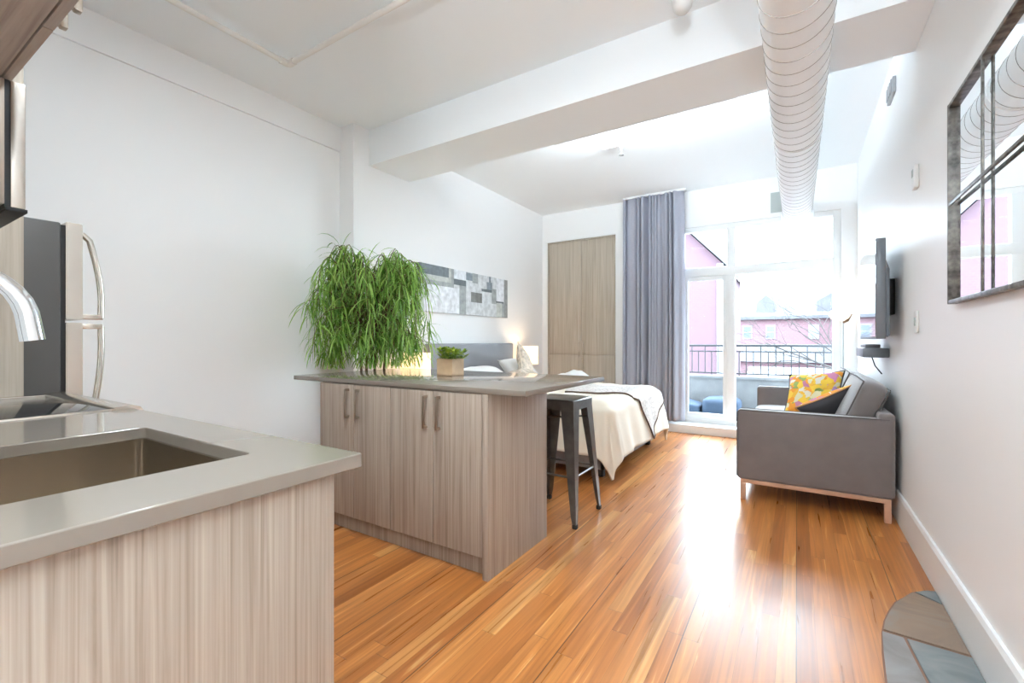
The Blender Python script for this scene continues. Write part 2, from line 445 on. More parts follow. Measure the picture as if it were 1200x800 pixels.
structure(MB().box(-1.06, -0.86, -2.4, YK - 0.2, 0, ZC), 'wall_hall', M['wall'])
structure(MB().box(-1.06, XR, -2.6, -2.4, 0, ZC), 'wall_front', M['wall'])
WX0, WX1, WZ0, WZ1 = -1.30, 0.41, 0.10, 2.60
mb = MB()
mb.box(-3.7, -3.222, YW, YW + 0.2, 0, ZC)
mb.box(-3.222, -2.150, YW, YW + 0.2, 2.642, ZC)
mb.box(-2.150, WX0, YW, YW + 0.2, 0, ZC)
mb.box(WX0, WX1, YW, YW + 0.2, WZ1, ZC)
mb.box(WX1, XR, YW, YW + 0.2, 0, ZC)
mb.box(WX0, WX1, YW, YW + 0.2, 0, WZ0)
structure(mb, 'wall_window', M['wall'])
structure(MB().box(XB, XR, 2.80, 3.31, 2.747, ZC), 'beam', M['ceil'])
# baseboard along right wall, and sill step under the window
mb = MB().prism([(XR, 0.0), (XR - 0.018, 0.0), (XR - 0.018, 0.172), (XR - 0.011, 0.187), (XR, 0.187)], 'y', -2.4, 6.13)
structure(mb, 'baseboard_right', M['trim'])
structure(MB().box(XB, -3.222, 6.112, YW, 0, 0.14).box(-2.15, -2.02, 6.112, YW, 0, 0.14), 'baseboard_window', M['trim'])
structure(MB().box(-2.02, XR - 0.02, 5.91, YW, 0.0, 0.105, 0.006), 'trim_1', M['trim'])

# ------------------------------------------------------------------ window and balcony door
FY0, FY1 = 6.15, 6.23
win = struct_empty('window_1', (-0.45, 6.19, WZ0))
mb = MB()
mb.frame_xz(WX0, WX1, WZ0, WZ1, FY0, FY1, 0.06, 0.075, 0.05, 0.06)
mb.box(WX0 + 0.055, WX1 - 0.07, FY0 - 0.01, FY1 - 0.004, 1.965, 2.075, 0.006)
mb.box(-0.735, -0.640, FY0 - 0.006, FY1 - 0.002, WZ0 + 0.045, WZ1 - 0.055, 0.006)
mb.build('window_frame', M['trim'], win)
mb = MB()
for (a, b, c, d) in ((-1.24, -0.735, 2.075, WZ1 - 0.06), (-0.64, WX1 - 0.075, 2.075, WZ1 - 0.06), (-0.64, WX1 - 0.075, WZ0 + 0.05, 1.965)):
    t = MB().box(a, b, 6.185, 6.192, c, d).build('pane', M['glass'], win, smooth=0)
door = struct_empty('door_1', (-0.99, 6.19, WZ0))
mb = MB()
a, b, c, d = -1.245, -0.725, WZ0 + 0.045, 1.965
mb.frame_xz(a, b, c, d, 6.158, 6.20, 0.055, 0.055, 0.085, 0.05)
mb.build('sash', M['trim'], door)
MB().box(a + 0.05, b - 0.05, 6.177, 6.183, c + 0.08, d - 0.045).build('pane', M['glass'], door, smooth=0)
MB().box(-0.775, -0.757, 6.135, 6.165, 1.0, 1.16, 0.004).build('door_handle', M['trim'], door)

# ------------------------------------------------------------------ built-in wardrobe
wd = thing('wardrobe', (-2.686, 6.2, 0), 'tall pale oak built-in wardrobe with four doors between bed and grey curtain', 'wardrobe')
x0, x1 = -3.217, -2.155
mb = MB().box(x0, x0 + 0.02, YW - 0.004, YW + 0.19, 0.0, 2.637).box(x1 - 0.02, x1, YW - 0.004, YW + 0.19, 0.0, 2.637).box(x0, x1, YW - 0.004, YW + 0.19, 2.617, 2.637).box(x0, x1, YW + 0.03, YW + 0.19, 0, 2.6)
mb.build('carcass', M['lam_pale'], wd)
for (a, b) in ((x0 + 0.022, -2.671), (-2.667, x1 - 0.022)):
    for (c, d, hz0, hz1) in ((0.948, 2.614, 0.955, 1.135), (0.06, 0.942, 0.74, 0.935)):
        dr = MB().box(a, b, YW + 0.002, YW + 0.022, c, d, 0.002).build('door', M['lam_pale'], wd)
        hx = (b - 0.035) if b < -2.66 else (a + 0.035)
        hm = MB().box(hx - 0.006, hx + 0.006, YW - 0.03, YW - 0.02, hz0, hz1, 0.002)
        hm.box(hx - 0.005, hx + 0.005, YW - 0.022, YW + 0.004, hz0 + 0.005, hz0 + 0.018).box(hx - 0.005, hx + 0.005, YW - 0.022, YW + 0.004, hz1 - 0.018, hz1 - 0.005)
        tag(hm.build('handle', M['nickel'], dr), 'slim metal bar handle')

# ------------------------------------------------------------------ curtain
cu = thing('curtain', (-1.6, 5.98, 0.13), 'long grey pleated curtain hanging from ceiling to floor beside the window', 'curtain')
mb = MB()
nx, nz = 220, 30
grid = []
rnd = random.Random(4)
ph = [rnd.uniform(0, 6.28) for _ in range(6)]
for j in range(nz + 1):
    tz = j / nz
    z = 0.135 + tz * (3.045 - 0.135)
    row = []
    for i in range(nx + 1):
        tx = i / nx
        x = -1.975 + tx * (0.765 + 0.012 * math.sin(3 * tz))
        w = tx * 12.0 + 0.5 * math.sin(tx * 9 + ph[0]) + 0.35 * math.sin(tx * 23 + ph[1])
        amp = (0.046 + 0.02 * (1 - tz)) * (0.75 + 0.35 * math.sin(tx * 14 + ph[2]))
        s = math.sin(2 * PI * w + 0.5 * (1 - tz) * math.sin(tx * 12 + ph[3]))
        y = 5.985 + amp * (s + 0.25 * math.sin(4 * PI * w + 1)) 
        x += 0.018 * (1 - 0.6 * tz) * math.cos(2 * PI * w)
        row.append(mb.bm.verts.new((x, y, z)))
    grid.append(row)
for j in range(nz):
    for i in range(nx):
        mb.bm.faces.new((grid[j][i], grid[j][i + 1], grid[j + 1][i + 1], grid[j + 1][i]))
c_ = mb.build('fabric', M['curtain'], cu, smooth=180)
sm = c_.modifiers.new('thick', 'SOLIDIFY'); sm.thickness = 0.003
MB().box(-1.99, -1.18, 5.955, 6.01, 3.045, 3.07, 0.003).build('track', M['trim'], cu)

# ------------------------------------------------------------------ kitchen island
ZT = 0.917
def bar_handle(parent, x, y, z0, z1, mat):
    hm = MB().box(x - 0.007, x + 0.007, y - 0.034, y - 0.024, z0, z1, 0.0025)
    hm.box(x - 0.006, x + 0.006, y - 0.026, y + 0.001, z0, z0 + 0.014).box(x - 0.006, x + 0.006, y - 0.026, y + 0.001, z1 - 0.014, z1)
    return tag(hm.build('handle', mat, parent), 'satin metal bar handle')
ic = thing('island_cabinet', (-1.88, 2.05, 0), 'grey oak kitchen island cabinet with four doors under a taupe stone top', 'cabinet')
x0, x1 = -2.526, -1.272
MB().box(x0, x1, 1.776, 2.33, 0.10, 0.887).build('body', M['lam'], ic, smooth=0)
MB().box(x0 + 0.01, x1, 1.80, 1.818, 0.0, 0.10).build('toe_kick', M['lam'], ic, smooth=0)
MB().box(x1, -1.240, 1.752, 2.35, 0.0, 0.887, 0.001).build('end_panel', M['lam'], ic)
MB().box(x0, x1, 2.332, 2.35, 0.0, 0.887).build('back_panel', M['lam'], ic, smooth=0)
ds = [x0, -2.208, -1.900, -1.587, x1 - 0.003]
for i in range(4):
    a, b = ds[i] + 0.002, ds[i + 1] - 0.002
    dr = MB().box(a, b, 1.755, 1.774, 0.102, 0.884, 0.0015).build('door', M['lam'], ic)
    hx = b - 0.042 if i % 2 == 0 else a + 0.042
    bar_handle(dr, hx, 1.755, 0.69, 0.862, M['nickel'])
it = MB().box(-2.812, -1.035, 1.757, 2.745, 0.889, ZT, 0.004).build('island_countertop', M['quartz'])
tag(it, 'polished taupe stone slab covering the kitchen island, small planter on it', 'countertop')

# ------------------------------------------------------------------ sink counter (peninsula)
sc_ = thing('sink_cabinet', (-1.31, 0.25, 0), 'grey oak base cabinet under the sink, its wide end panel nearest the camera', 'cabinet')
MB().box(-0.779, -0.757, -0.03, 0.538, 0.0, 0.887, 0.001).build('end_panel', M['lam'], sc_)
MB().box(-1.862, -0.781, -0.03, 0.02, 0.1, 0.887).box(-1.862, -1.842, 0.02, 0.534, 0.1, 0.887).box(-1.842, -0.781, 0.02, 0.534, 0.1, 0.12).build('body', M['lam'], sc_, smooth=0)
MB().box(-1.862, -0.781, 0.46, 0.478, 0.0, 0.10).build('toe_kick', M['lam'], sc_, smooth=0)
for (a, b, s) in ((-1.860, -1.322, 1), (-1.318, -0.759, -1)):
    dr = MB().box(a, b, 0.5385, 0.558, 0.102, 0.884, 0.0015).build('door', M['lam'], sc_)
    hx = b - 0.042 if s > 0 else a + 0.042
    hm = MB().box(hx - 0.007, hx + 0.007, 0.582, 0.592, 0.69, 0.862, 0.0025).box(hx - 0.006, hx + 0.006, 0.557, 0.584, 0.69, 0.704).box(hx - 0.006, hx + 0.006, 0.557, 0.584, 0.848, 0.862)
    tag(hm.build('handle', M['nickel'], dr), 'satin metal bar handle')
# worktop with a cut-out
def slab_with_hole(X0, X1, Y0, Y1, Z0, Z1, hx0, hx1, hy0, hy1, r=0.012):
    mb = MB(); bm = mb.bm
    def loop(pts, z): return [bm.verts.new((p[0], p[1], z)) for p in pts]
    outer = [(X0, Y0), (X1, Y0), (X1, Y1), (X0, Y1)]
    inner = []
    for (cx, cy, a0) in ((hx0 + r, hy0 + r, PI), (hx1 - r, hy0 + r, 1.5 * PI), (hx1 - r, hy1 - r, 0), (hx0 + r, hy1 - r, 0.5 * PI)):
        for k in range(5):
            a = a0 + k / 4 * PI / 2
            inner.append((cx + r * math.cos(a), cy + r * math.sin(a)))
    loops = {}
    for z in (Z0, Z1):
        o = loop(outer, z); n = loop(inner, z); loops[z] = (o, n)
        for c in range(4):
            seg = n[c * 5:(c + 1) * 5]
            for k in range(4):
                bm.faces.new((o[c], seg[k], seg[k + 1]))
            nxt = n[((c + 1) % 4) * 5]
            bm.faces.new((o[c], seg[4], nxt, o[(c + 1) % 4]))
    for w in (0, 1):
        A = loops[Z0][w]; B = loops[Z1][w]
        for i in range(len(A)):
            bm.faces.new((A[i], A[(i + 1) % len(A)], B[(i + 1) % len(A)], B[i]))
    return mb
SX0, SX1, SY0, SY1 = -1.437, -0.920, 0.10, 0.486
ct = slab_with_hole(-1.868, -0.737, -0.035, 0.606, 0.889, ZT, SX0, SX1, SY0, SY1).build('sink_worktop', M['quartz'], smooth=30)
bv = ct.modifiers.new('edge', 'BEVEL'); bv.width = 0.0025; bv.segments = 2; bv.limit_method = 'ANGLE'; bv.angle_limit = math.radians(60)
tag(ct, 'polished taupe stone worktop with a rectangular sink cut-out, nearest the camera', 'countertop')
# sink bowl
def bowl(x0, x1, y0, y1, zt, zb, r, t):
    mb = MB(); bm = mb.bm
    def rr(x0, x1, y0, y1, r, z):
        out = []
        for (cx, cy, a0) in ((x0 + r, y0 + r, PI), (x1 - r, y0 + r, 1.5 * PI), (x1 - r, y1 - r, 0), (x0 + r, y1 - r, 0.5 * PI)):
            for k in range(7):
                a = a0 + k / 6 * PI / 2
                out.append(bm.verts.new((cx + r * math.cos(a), cy + r * math.sin(a), z)))
        return out
    R = [rr(x0 - t - 0.012, x1 + t + 0.012, y0 - t - 0.012, y1 + t + 0.012, r + t, zt), rr(x0, x1, y0, y1, r, zt), rr(x0 + 0.002, x1 - 0.002, y0 + 0.002, y1 - 0.002, r, zb + 0.03), rr(x0 + 0.008, x1 - 0.008, y0 + 0.008, y1 - 0.008, r, zb + 0.009), rr(x0 + 0.03, x1 - 0.03, y0 + 0.03, y1 - 0.03, r, zb)]
    for A, B in zip(R[:-1], R[1:]):
        for i in range(len(A)):
            bm.faces.new((A[i], A[(i + 1) % len(A)], B[(i + 1) % len(A)], B[i]))
    bm.faces.new(R[-1])
    return mb
sk = thing('kitchen_sink', (-1.18, 0.29, 0.70), 'undermount stainless steel sink bowl set in the taupe worktop', 'sink')
o = bowl(SX0 + 0.004, SX1 - 0.004, SY0 + 0.004, SY1 - 0.004, 0.8885, 0.70, 0.022, 0.003).build('bowl', M['sinksteel'], sk, smooth=40)
o.modifiers.new('thick', 'SOLIDIFY').thickness = -0.0015
MB().lathe((-1.18, 0.28, 0.701), [(0.0, 0.001), (0.03, 0.001), (0.042, 0.004), (0.045, 0.0)], 24).build('drain', M['chrome'], sk)
# faucet
fa = thing('faucet', (-1.135, 0.03, ZT), 'chrome gooseneck kitchen faucet arching over the sink', 'faucet')
MB().lathe((-1.135, 0.03, ZT), [(0.0, 0), (0.027, 0.0), (0.027, 0.006), (0.021, 0.012), (0.019, 0.07), (0.0, 0.07)], 24).build('base', M['chrome'], fa)
pts = [(-1.135, 0.03, ZT + 0.05), (-1.135, 0.03, 1.17)]
R_ = 0.094
for k in range(1, 15):
    a = PI - k / 14 * PI * 0.93
    pts.append((-1.135, 0.03 + R_ + R_ * math.cos(a), 1.17 + R_ * math.sin(a)))
pts.append((-1.135, 0.223, 1.142))
MB().tube(pts, [0.013] * (len(pts) - 5) + [0.0135, 0.0145, 0.0155, 0.016, 0.0165], 20).build('spout', M['chrome'], fa, smooth=50)
MB().tube([(-1.117, 0.03, 0.965), (-1.07, 0.03, 0.985)], [0.008, 0.006], 12).build('lever', M['chrome'], fa)

# ------------------------------------------------------------------ range
rg = thing('range', (-2.25, 0.3, 0), 'stainless steel slide-in range with black glass cooktop', 'stove')
rx0, rx1 = -2.628, -1.872
MB().box(rx0, rx1, -0.02, 0.56, 0.05, 0.895).box(rx0 + 0.03, rx1 - 0.03, 0.0, 0.5, 0, 0.05).build('body', M['steel'], rg, smooth=0)
mb = MB().box(rx0, rx0 + 0.028, -0.02, 0.56, 0.895, 0.922, 0.003).box(rx1 - 0.006, rx1, -0.02, 0.56, 0.895, 0.922, 0.002).box(rx0, rx1, -0.02, 0.04, 0.895, 0.922, 0.003)
mb.build('cooktop_rim', M['steel'], rg)
MB().box(rx0 + 0.028, rx1 - 0.006, 0.04, 0.548, 0.897, 0.919, 0.001).build('glass_top', M['blackglass'], rg)
prof = [(0.548, 0.895), (0.548, 0.921), (0.556, 0.926), (0.60, 0.930), (0.622, 0.922), (0.632, 0.905), (0.628, 0.80), (0.56, 0.80), (0.56, 0.895)]
MB().prism(prof, 'x', rx0, rx1 + 0.003, 0.0015).build('front_panel', M['steel'], rg, smooth=50)
od = MB().box(rx0 + 0.004, rx1 - 0.004, 0.561, 0.60, 0.16, 0.79, 0.006).build('oven_door', M['steel'], rg)
MB().tube([(rx0 + 0.08, 0.63, 0.74), (rx1 - 0.08, 0.63, 0.74)], 0.011, 12).tube([(rx0 + 0.1, 0.595, 0.74), (rx0 + 0.1, 0.63, 0.74)], 0.008, 8).tube([(rx1 - 0.1, 0.595, 0.74), (rx1 - 0.1, 0.63, 0.74)], 0.008, 8).build('handle', M['steel'], od)
MB().box(rx0 + 0.12, rx1 - 0.12, 0.598, 0.602, 0.28, 0.62, 0.001).build('oven_window', M['blackglass'], od)

# microwave over the range, tall panel, fridge
mw = thing('microwave', (-2.25, 0.16, 1.513), 'stainless over-range microwave in a wood housing, above the cooktop', 'microwave')
MB().box(rx0, rx1, -0.03, 0.313, 1.525, 1.875, 0.002).build('body', M['lam'], mw)
MB().box(rx0 + 0.004, rx1 - 0.004, 0.313, 0.324, 1.513, 1.875).build('gasket', M['black'], mw, smooth=0)
MB().box(rx0, rx1, 0.324, 0.354, 1.518, 1.875, 0.003).build('door', M['steel'], mw)
MB().box(rx0, rx1, 0.315, 0.358, 1.508, 1.518, 0.001).build('vent_strip', M['black'], mw)
MB().box(rx0 + 0.05, rx1 - 0.2, 0.3535, 0.356, 1.56, 1.84, 0.001).build('door_window', M['blackglass'], mw)
gp = MB().box(-2.652, -2.632, -0.035, 0.492, 0.0, 2.3, 0.001).build('tall_panel', M['lam_pale'])
tag(gp, 'tall pale oak panel standing between the range and the fridge', 'panel')
fr = thing('refrigerator', (-3.05, 0.33, 0), 'stainless steel refrigerator with dark grey side by the left wall', 'refrigerator')
fx0, fx1 = -3.38, -2.656
MB().box(fx0, fx1, -0.02, 0.606, 0.02, 1.648, 0.006).box(fx0 + 0.05, fx1 - 0.05, 0.05, 0.55, 0.0, 0.03).build('body', M['darkgrey'], fr)
MB().box(fx0 + 0.01, fx1 - 0.012, 0.606, 0.622, 0.06, 1.64).build('gasket', M['black'], fr, smooth=0)
def fdoor(z0, z1, hz_att, hz_free):
    mb = MB(); bm = mb.bm
    # softly bowed front
    prof = [(fx0, 0.622), (fx1, 0.622), (fx1, 0.676)]
    for k in range(1, 12):
        t = k / 12
        prof.append((fx1 + (fx0 - fx1) * t, 0.676 + 0.022 * math.sin(PI * t) ** 0.6))
    prof.append((fx0, 0.676))
    mb.prism(prof, 'z', z0, z1, 0.003)
    d = mb.build('door', M['steel'], fr, smooth=40)
    hx = fx1 - 0.05
    pts = []
    for k in range(15):
        t = k / 14
        z = hz_att + (hz_free - hz_att) * t
        pts.append((hx, 0.705 + 0.047 * math.sin(min(1.0, t * 1.08 + 0.0) * PI * 0.56), z))
    pts[0] = (hx, 0.684, hz_att)
    h = MB().tube(pts, 0.0125, 12)
    h.box(hx - 0.012, hx + 0.012, 0.68, 0.756, min(hz_free, hz_free) - 0.012, hz_free + 0.012, 0.003)
    h.build('handle', M['steel'], d)
    return d
fdoor(1.236, 1.654, 1.62, 1.250)
fdoor(0.07, 1.222, 0.72, 1.208)
# upper cabinet
uc = thing('upper_cabinet', (-1.38, 0.14, 1.882), 'grey oak upper wall cabinet seen from below, top left corner', 'cabinet')
MB().box(-2.628, -0.742, -0.035, 0.308, 1.882, 2.6, 0.001).build('body', M['lam_x'], uc)
for (a, b, hx) in ((-2.628, -1.502, -1.553), (-1.498, -0.742, -1.447)):
    dr = MB().box(a, b, 0.311, 0.330, 1.880, 2.6, 0.001).build('door', M['lam_x'], uc)
    hm = MB().box(hx - 0.010, hx + 0.010, 0.352, 0.366, 1.922, 2.09, 0.002).box(hx - 0.009, hx + 0.009, 0.329, 0.354, 1.926, 1.944).box(hx - 0.009, hx + 0.009, 0.329, 0.354, 2.07, 2.088)
    tag(hm.build('handle', M['nickel'], dr), 'brassy metal bar handle')

# ------------------------------------------------------------------ bar stool
bs = thing('bar_stool', (-1.33, 2.73, 0), 'gunmetal steel bar stool tucked under the island overhang', 'stool')
sx0, sx1, sy0, sy1, sz = -1.485, -1.172, 2.572, 2.872, 0.772
mb = MB().box(sx0, sx1, sy0, sy1, sz - 0.022, sz, 0.010, 3)
mb.build('seat', M['gunmetal'], bs)
mb = MB()
for (a, b, c, d) in ((sx0, sx1, sy0, sy0 + 0.004), (sx0, sx1, sy1 - 0.004, sy1), (sx0, sx0 + 0.004, sy0 + 0.0041, sy1 - 0.0041), (sx1 - 0.004, sx1, sy0 + 0.0041, sy1 - 0.0041)):
    mb.box(a, b, c, d, sz - 0.065, sz - 0.012)
mb.build('seat_skirt', M['gunmetal'], bs, smooth=0)
fx = (-1.533, -1.132); fy = (2.523, 2.935)
for ix in (0, 1):
    for iy in (0, 1):
        top = Vector(((sx0, sx1)[ix], (sy0, sy1)[iy], sz - 0.05)); bot = Vector((fx[ix], fy[iy], 0.02))
        dx = 1 if ix == 0 else -1; dy = 1 if iy == 0 else -1
        mb = MB(); bm = mb.bm
        rings = []
        for t in (0, 0.35, 0.7, 0.93, 1.0):
            c = top.lerp(bot, t); w = 0.088 * (1 - t) + 0.030 * t
            if t == 1.0: w = 0.024
            th = 0.004
            poly = [(0, 0), (w, 0), (w, th), (th * 1.5, th * 1.5), (th, w), (0, w)]
            rings.append([bm.verts.new((c.x + dx * p[0], c.y + dy * p[1], c.z)) for p in poly])
        for A, B in zip(rings[:-1], rings[1:]):
            for i in range(6):
                bm.faces.new((A[i], A[(i + 1) % 6], B[(i + 1) % 6], B[i]))
        bm.faces.new(rings[0]); bm.faces.new(rings[-1])
        lg = mb.build('leg', M['gunmetal'], bs, smooth=30)
        MB().box(bot.x - 0.004 if dx > 0 else bot.x - 0.026, bot.x + 0.026 if dx > 0 else bot.x + 0.004, bot.y - 0.004 if dy > 0 else bot.y - 0.026, bot.y + 0.026 if dy > 0 else bot.y + 0.004, 0, 0.026, 0.004).build('rubber_foot', M['rubber'], lg)
def legpt(ix, iy, z, ins=0.012):
    top = Vector(((sx0, sx1)[ix], (sy0, sy1)[iy], sz - 0.05)); bot = Vector((fx[ix], fy[iy], 0.02))
    t = (top.z - z) / (top.z - bot.z); p = top.lerp(bot, t)
    return Vector((p.x + (ins if ix == 0 else -ins), p.y + (ins if iy == 0 else -ins), z))
for (a, b) in (((0, 0), (1, 0)), ((1, 0), (1, 1)), ((1, 1), (0, 1)), ((0, 1), (0, 0))):
    MB().tube([legpt(*a, 0.30), legpt(*b, 0.30)], 0.0075, 10).build('footrest_bar', M['gunmetal'], bs)
for (a, b) in (((0, 0), (1, 1)), ((1, 0), (0, 1))):
    MB().tube([legpt(*a, 0.64, 0.004), legpt(*b, 0.64 if a == (0, 0) else 0.63, 0.004)], 0.006, 8).build('cross_brace', M['gunmetal'], bs)

# ------------------------------------------------------------------ sofa
sf = thing('sofa', (0.09, 4.7, 0), 'taupe grey sofa with thin arms and pale wood base against right wall', 'sofa')
S0, S1 = 3.64, 5.76
XF, XBk = -0.368, 0.520
mb = MB()
for y in (S0 + 0.012, S1 - 0.037):
    mb.box(XF + 0.02, XBk - 0.02, y, y + 0.025, 0.122, 0.150, 0.002)
mb.box(XF + 0.02, XF + 0.05, S0 + 0.037, S1 - 0.037, 0.122, 0.150, 0.002).box(XBk - 0.05, XBk - 0.02, S0 + 0.037, S1 - 0.037, 0.122, 0.150, 0.002)
tag(mb.build('base_frame', M['copper'], sf), 'pale wood base rail')
for xx in (XF + 0.02, XBk - 0.055):
    for y in (S0 + 0.012, S1 - 0.047):
        MB().box(xx, xx + 0.035, y, y + 0.035, 0.0, 0.124, 0.002).build('leg', M['copper'], sf)
def soft(mb, x0, x1, y0, y1, z0, z1, r=0.03):
    return mb.box(x0, x1, y0, y1, z0, z1, r, 4)
for (a, b) in ((S0, S0 + 0.115), (S1 - 0.115, S1)):
    ar = soft(MB(), XF, XBk - 0.008, a, b, 0.150, 0.648, 0.022).build('arm', M['sofa'], sf)
    mb = MB()
    for yy in (a + 0.006, b - 0.006):
        mb.tube([(XF - 0.0005, yy, 0.17), (XF + 0.001, yy, 0.63), (XF + 0.02, yy, 0.647), (XBk - 0.03, yy, 0.647)], 0.0035, 6)
    mb.build('piping', M['sofa_pipe'], ar)
soft(MB(), XF + 0.01, XBk - 0.02, S0 + 0.117, S1 - 0.117, 0.150, 0.315, 0.02).build('seat_base', M['sofa'], sf)
soft(MB(), XBk - 0.085, XBk, S0 + 0.004, S1 - 0.004, 0.152, 0.685, 0.022).build('back_frame', M['sofa'], sf)
ym = (S0 + S1) / 2
def cushion_mesh(mb, sx, sy, sz_, bulge, n=14):
    """box cushion centred at origin with softened, bulging faces"""
    bm = mb.bm
    r = bmesh.ops.create_cube(bm, size=2.0)
    bmesh.ops.subdivide_edges(bm, edges=bm.edges[:], cuts=n, use_grid_fill=True)
    for v in bm.verts:
        p = v.co.copy()
        q = Vector((p.x, p.y, p.z))
        # soften the corners
        l6 = (abs(p.x) ** 8 + abs(p.y) ** 8 + abs(p.z) ** 8) ** (1 / 8)
        q = p / max(l6, 1e-6) * max(abs(p.x), abs(p.y), abs(p.z))
        fx_ = (1 - p.y ** 2) * (1 - p.z ** 2); fy_ = (1 - p.x ** 2) * (1 - p.z ** 2); fz_ = (1 - p.x ** 2) * (1 - p.y ** 2)
        v.co = Vector((q.x * sx * (1 + bulge * 0.25 * fx_), q.y * sy * (1 + bulge * 0.15 * fy_), q.z * sz_ + math.copysign(bulge * sz_ * fz_, q.z) * (abs(p.z) > 0.999)))
    return mb
for (a, b) in ((S0 + 0.119, ym - 0.002), (ym + 0.002, S1 - 0.119)):
    mb = cushion_mesh(MB(), 0.395, (b - a) / 2, 0.075, 0.16)
    bmesh.ops.transform(mb.bm, matrix=Matrix.Translation((0.03, (a + b) / 2, 0.392)), verts=mb.bm.verts[:])
    mb.build('seat_cushion', M['sofa'], sf, smooth=60)
    mb = cushion_mesh(MB(), 0.215, (b - a) / 2 - 0.004, 0.078, 0.22)
    rot = Matrix.Rotation(math.radians(-68), 4, 'Y')
    bmesh.ops.transform(mb.bm, matrix=Matrix.Translation((0.368, (a + b) / 2, 0.664)) @ rot, verts=mb.bm.verts[:])
    bc = mb.build('back_cushion', M['sofa'], sf, smooth=60)
    mb = MB()
    loc = Matrix.Translation((0.368, (a + b) / 2, 0.664)) @ rot
    hy = (b - a) / 2 - 0.012
    for zz in (0.074, -0.074):
        mb.tube([loc @ Vector((0.20, -hy + 0.012, zz)), loc @ Vector((0.207, 0, zz)), loc @ Vector((0.20, hy - 0.012, zz)), ], 0.0045, 6)
        mb.tube([loc @ Vector((-0.2, -hy, zz)), loc @ Vector((0.195, -hy + 0.002, zz))], 0.0045, 6)
    mb.build('piping', M['sofa_pipe'], bc)

def pillow(name, w, h, t, mats, parent=None, n=16, pinch=0.10, crumple=0.0, seed=0):
    """soft cushion in its own local frame: x width, y height, z thickness, front = +z"""
    mb = MB(); bm = mb.bm
    def P(i, j, s):
        u = -1 + 2 * i / n; v = -1 + 2 * j / n
        e = (max(0, 1 - u ** 2) * max(0, 1 - v ** 2)) ** 0.42
        k = 1 - pinch * (1 - u * u) * (1 if True else 0) * abs(v) ** 3
        k2 = 1 - pinch * (1 - v * v) * abs(u) ** 3
        x = u * w / 2 * k2; y = v * h / 2 * k; z = s * t / 2 * e
        if crumple:
            z += crumple * noise.noise(Vector((u * 2.3 + seed, v * 2.3, s * 2))) * e * 1.5
        return (x, y, z)
    front = [[bm.verts.new(P(i, j, 1)) for j in range(n + 1)] for i in range(n + 1)]
    back = [[front[i][j] if i in (0, n) or j in (0, n) else bm.verts.new(P(i, j, -1)) for j in range(n + 1)] for i in range(n + 1)]
    for i in range(n):
        for j in range(n):
            f = bm.faces.new((front[i][j], front[i + 1][j], front[i + 1][j + 1], front[i][j + 1])); f.material_index = 0
            f = bm.faces.new((back[i][j], back[i][j + 1], back[i + 1][j + 1], back[i + 1][j])); f.material_index = 1 if len(mats) > 1 else 0
    rim = [P(i, 0, 0) for i in range(n + 1)] + [P(n, j, 0) for j in range(1, n + 1)] + [P(i, n, 0) for i in range(n - 1, -1, -1)] + [P(0, j, 0) for j in range(n - 1, 0, -1)]
    return mb, rim
def place_pillow(name, label, cat, w, h, t, mats, loc, xdir, ydir, pipe=None, group=None, crumple=0.0, seed=0):
    x = Vector(xdir).normalized(); y = Vector(ydir); y = (y - x * y.dot(x)).normalized(); z = x.cross(y)
    mb, rim = pillow(name, w, h, t, mats, crumple=crumple, seed=seed)
    o = mb.build(name, mats, smooth=180, loc=(0, 0, 0))
    o.rotation_mode = 'QUATERNION'
    o.rotation_quaternion = Matrix((x, y, z)).transposed().to_quaternion()
    o.location = loc
    tag(o, label, cat, group)
    if pipe:
        pm = MB(); pm.tube([Vector(p) for p in rim + rim[:1]], 0.006, 6, cap=False)
        pm.build('piping', pipe, None, smooth=60, loc=(0, 0, 0)).parent = o
    return o
place_pillow('sofa_cushion', 'floral orange and green cushion leaning farther back on the taupe sofa', 'cushion', 0.44, 0.44, 0.15, [M['floral'], M['cushdark']], (0.12, 4.74, 0.685), (0.93, -0.35, 0.14), (0.1, 0.6, 0.8), M['cushdark'], 'floral sofa cushions')
place_pillow('sofa_cushion', 'floral cushion with charcoal back and orange piping, nearest the sofa arm', 'cushion', 0.42, 0.34, 0.14, [M['floral'], M['cushdark']], (0.215, 4.24, 0.628), (0.86, 0.1, 0.46), (0.25, 0.75, -0.62), M['piping'], 'floral sofa cushions')

# ------------------------------------------------------------------ bed
BY0, BY1, BX0, BX1 = 3.58, 5.12, -3.18, -1.36
ZB = 0.60
bd = thing('bed', (-2.3, 4.35, 0), 'bed with grey upholstered headboard and cream bedding against left wall', 'bed')
MB().box(-3.30, -3.20, BY0 - 0.08, BY1 + 0.0, 0.05, 1.118, 0.02, 3).build('headboard', M['bedgrey'], bd)
mb = MB().box(BX0 - 0.02, BX1 + 0.02, BY0 - 0.02, BY0 + 0.02, 0.075, 0.27, 0.006).box(BX0 - 0.02, BX1 + 0.02, BY1 - 0.02, BY1 + 0.02, 0.075, 0.27, 0.006).box(BX1 - 0.02, BX1 + 0.025, BY0 - 0.02, BY1 + 0.02, 0.075, 0.27, 0.006).box(BX0, BX1, BY0, BY1, 0.16, 0.20)
mb.build('bed_frame', M['bedgrey'], bd)
for x in (BX0 + 0.05, BX1 - 0.08):
    for y in (BY0 + 0.04, BY1 - 0.10):
        MB().box(x, x + 0.06, y, y + 0.06, 0.0, 0.08, 0.004).build('leg', M['rubber'], bd)
MB().box(BX0, BX1 - 0.005, BY0 + 0.005, BY1 - 0.005, 0.20, ZB - 0.03, 0.05, 4).build('mattress', M['sheet'], bd)
CR = 0.11
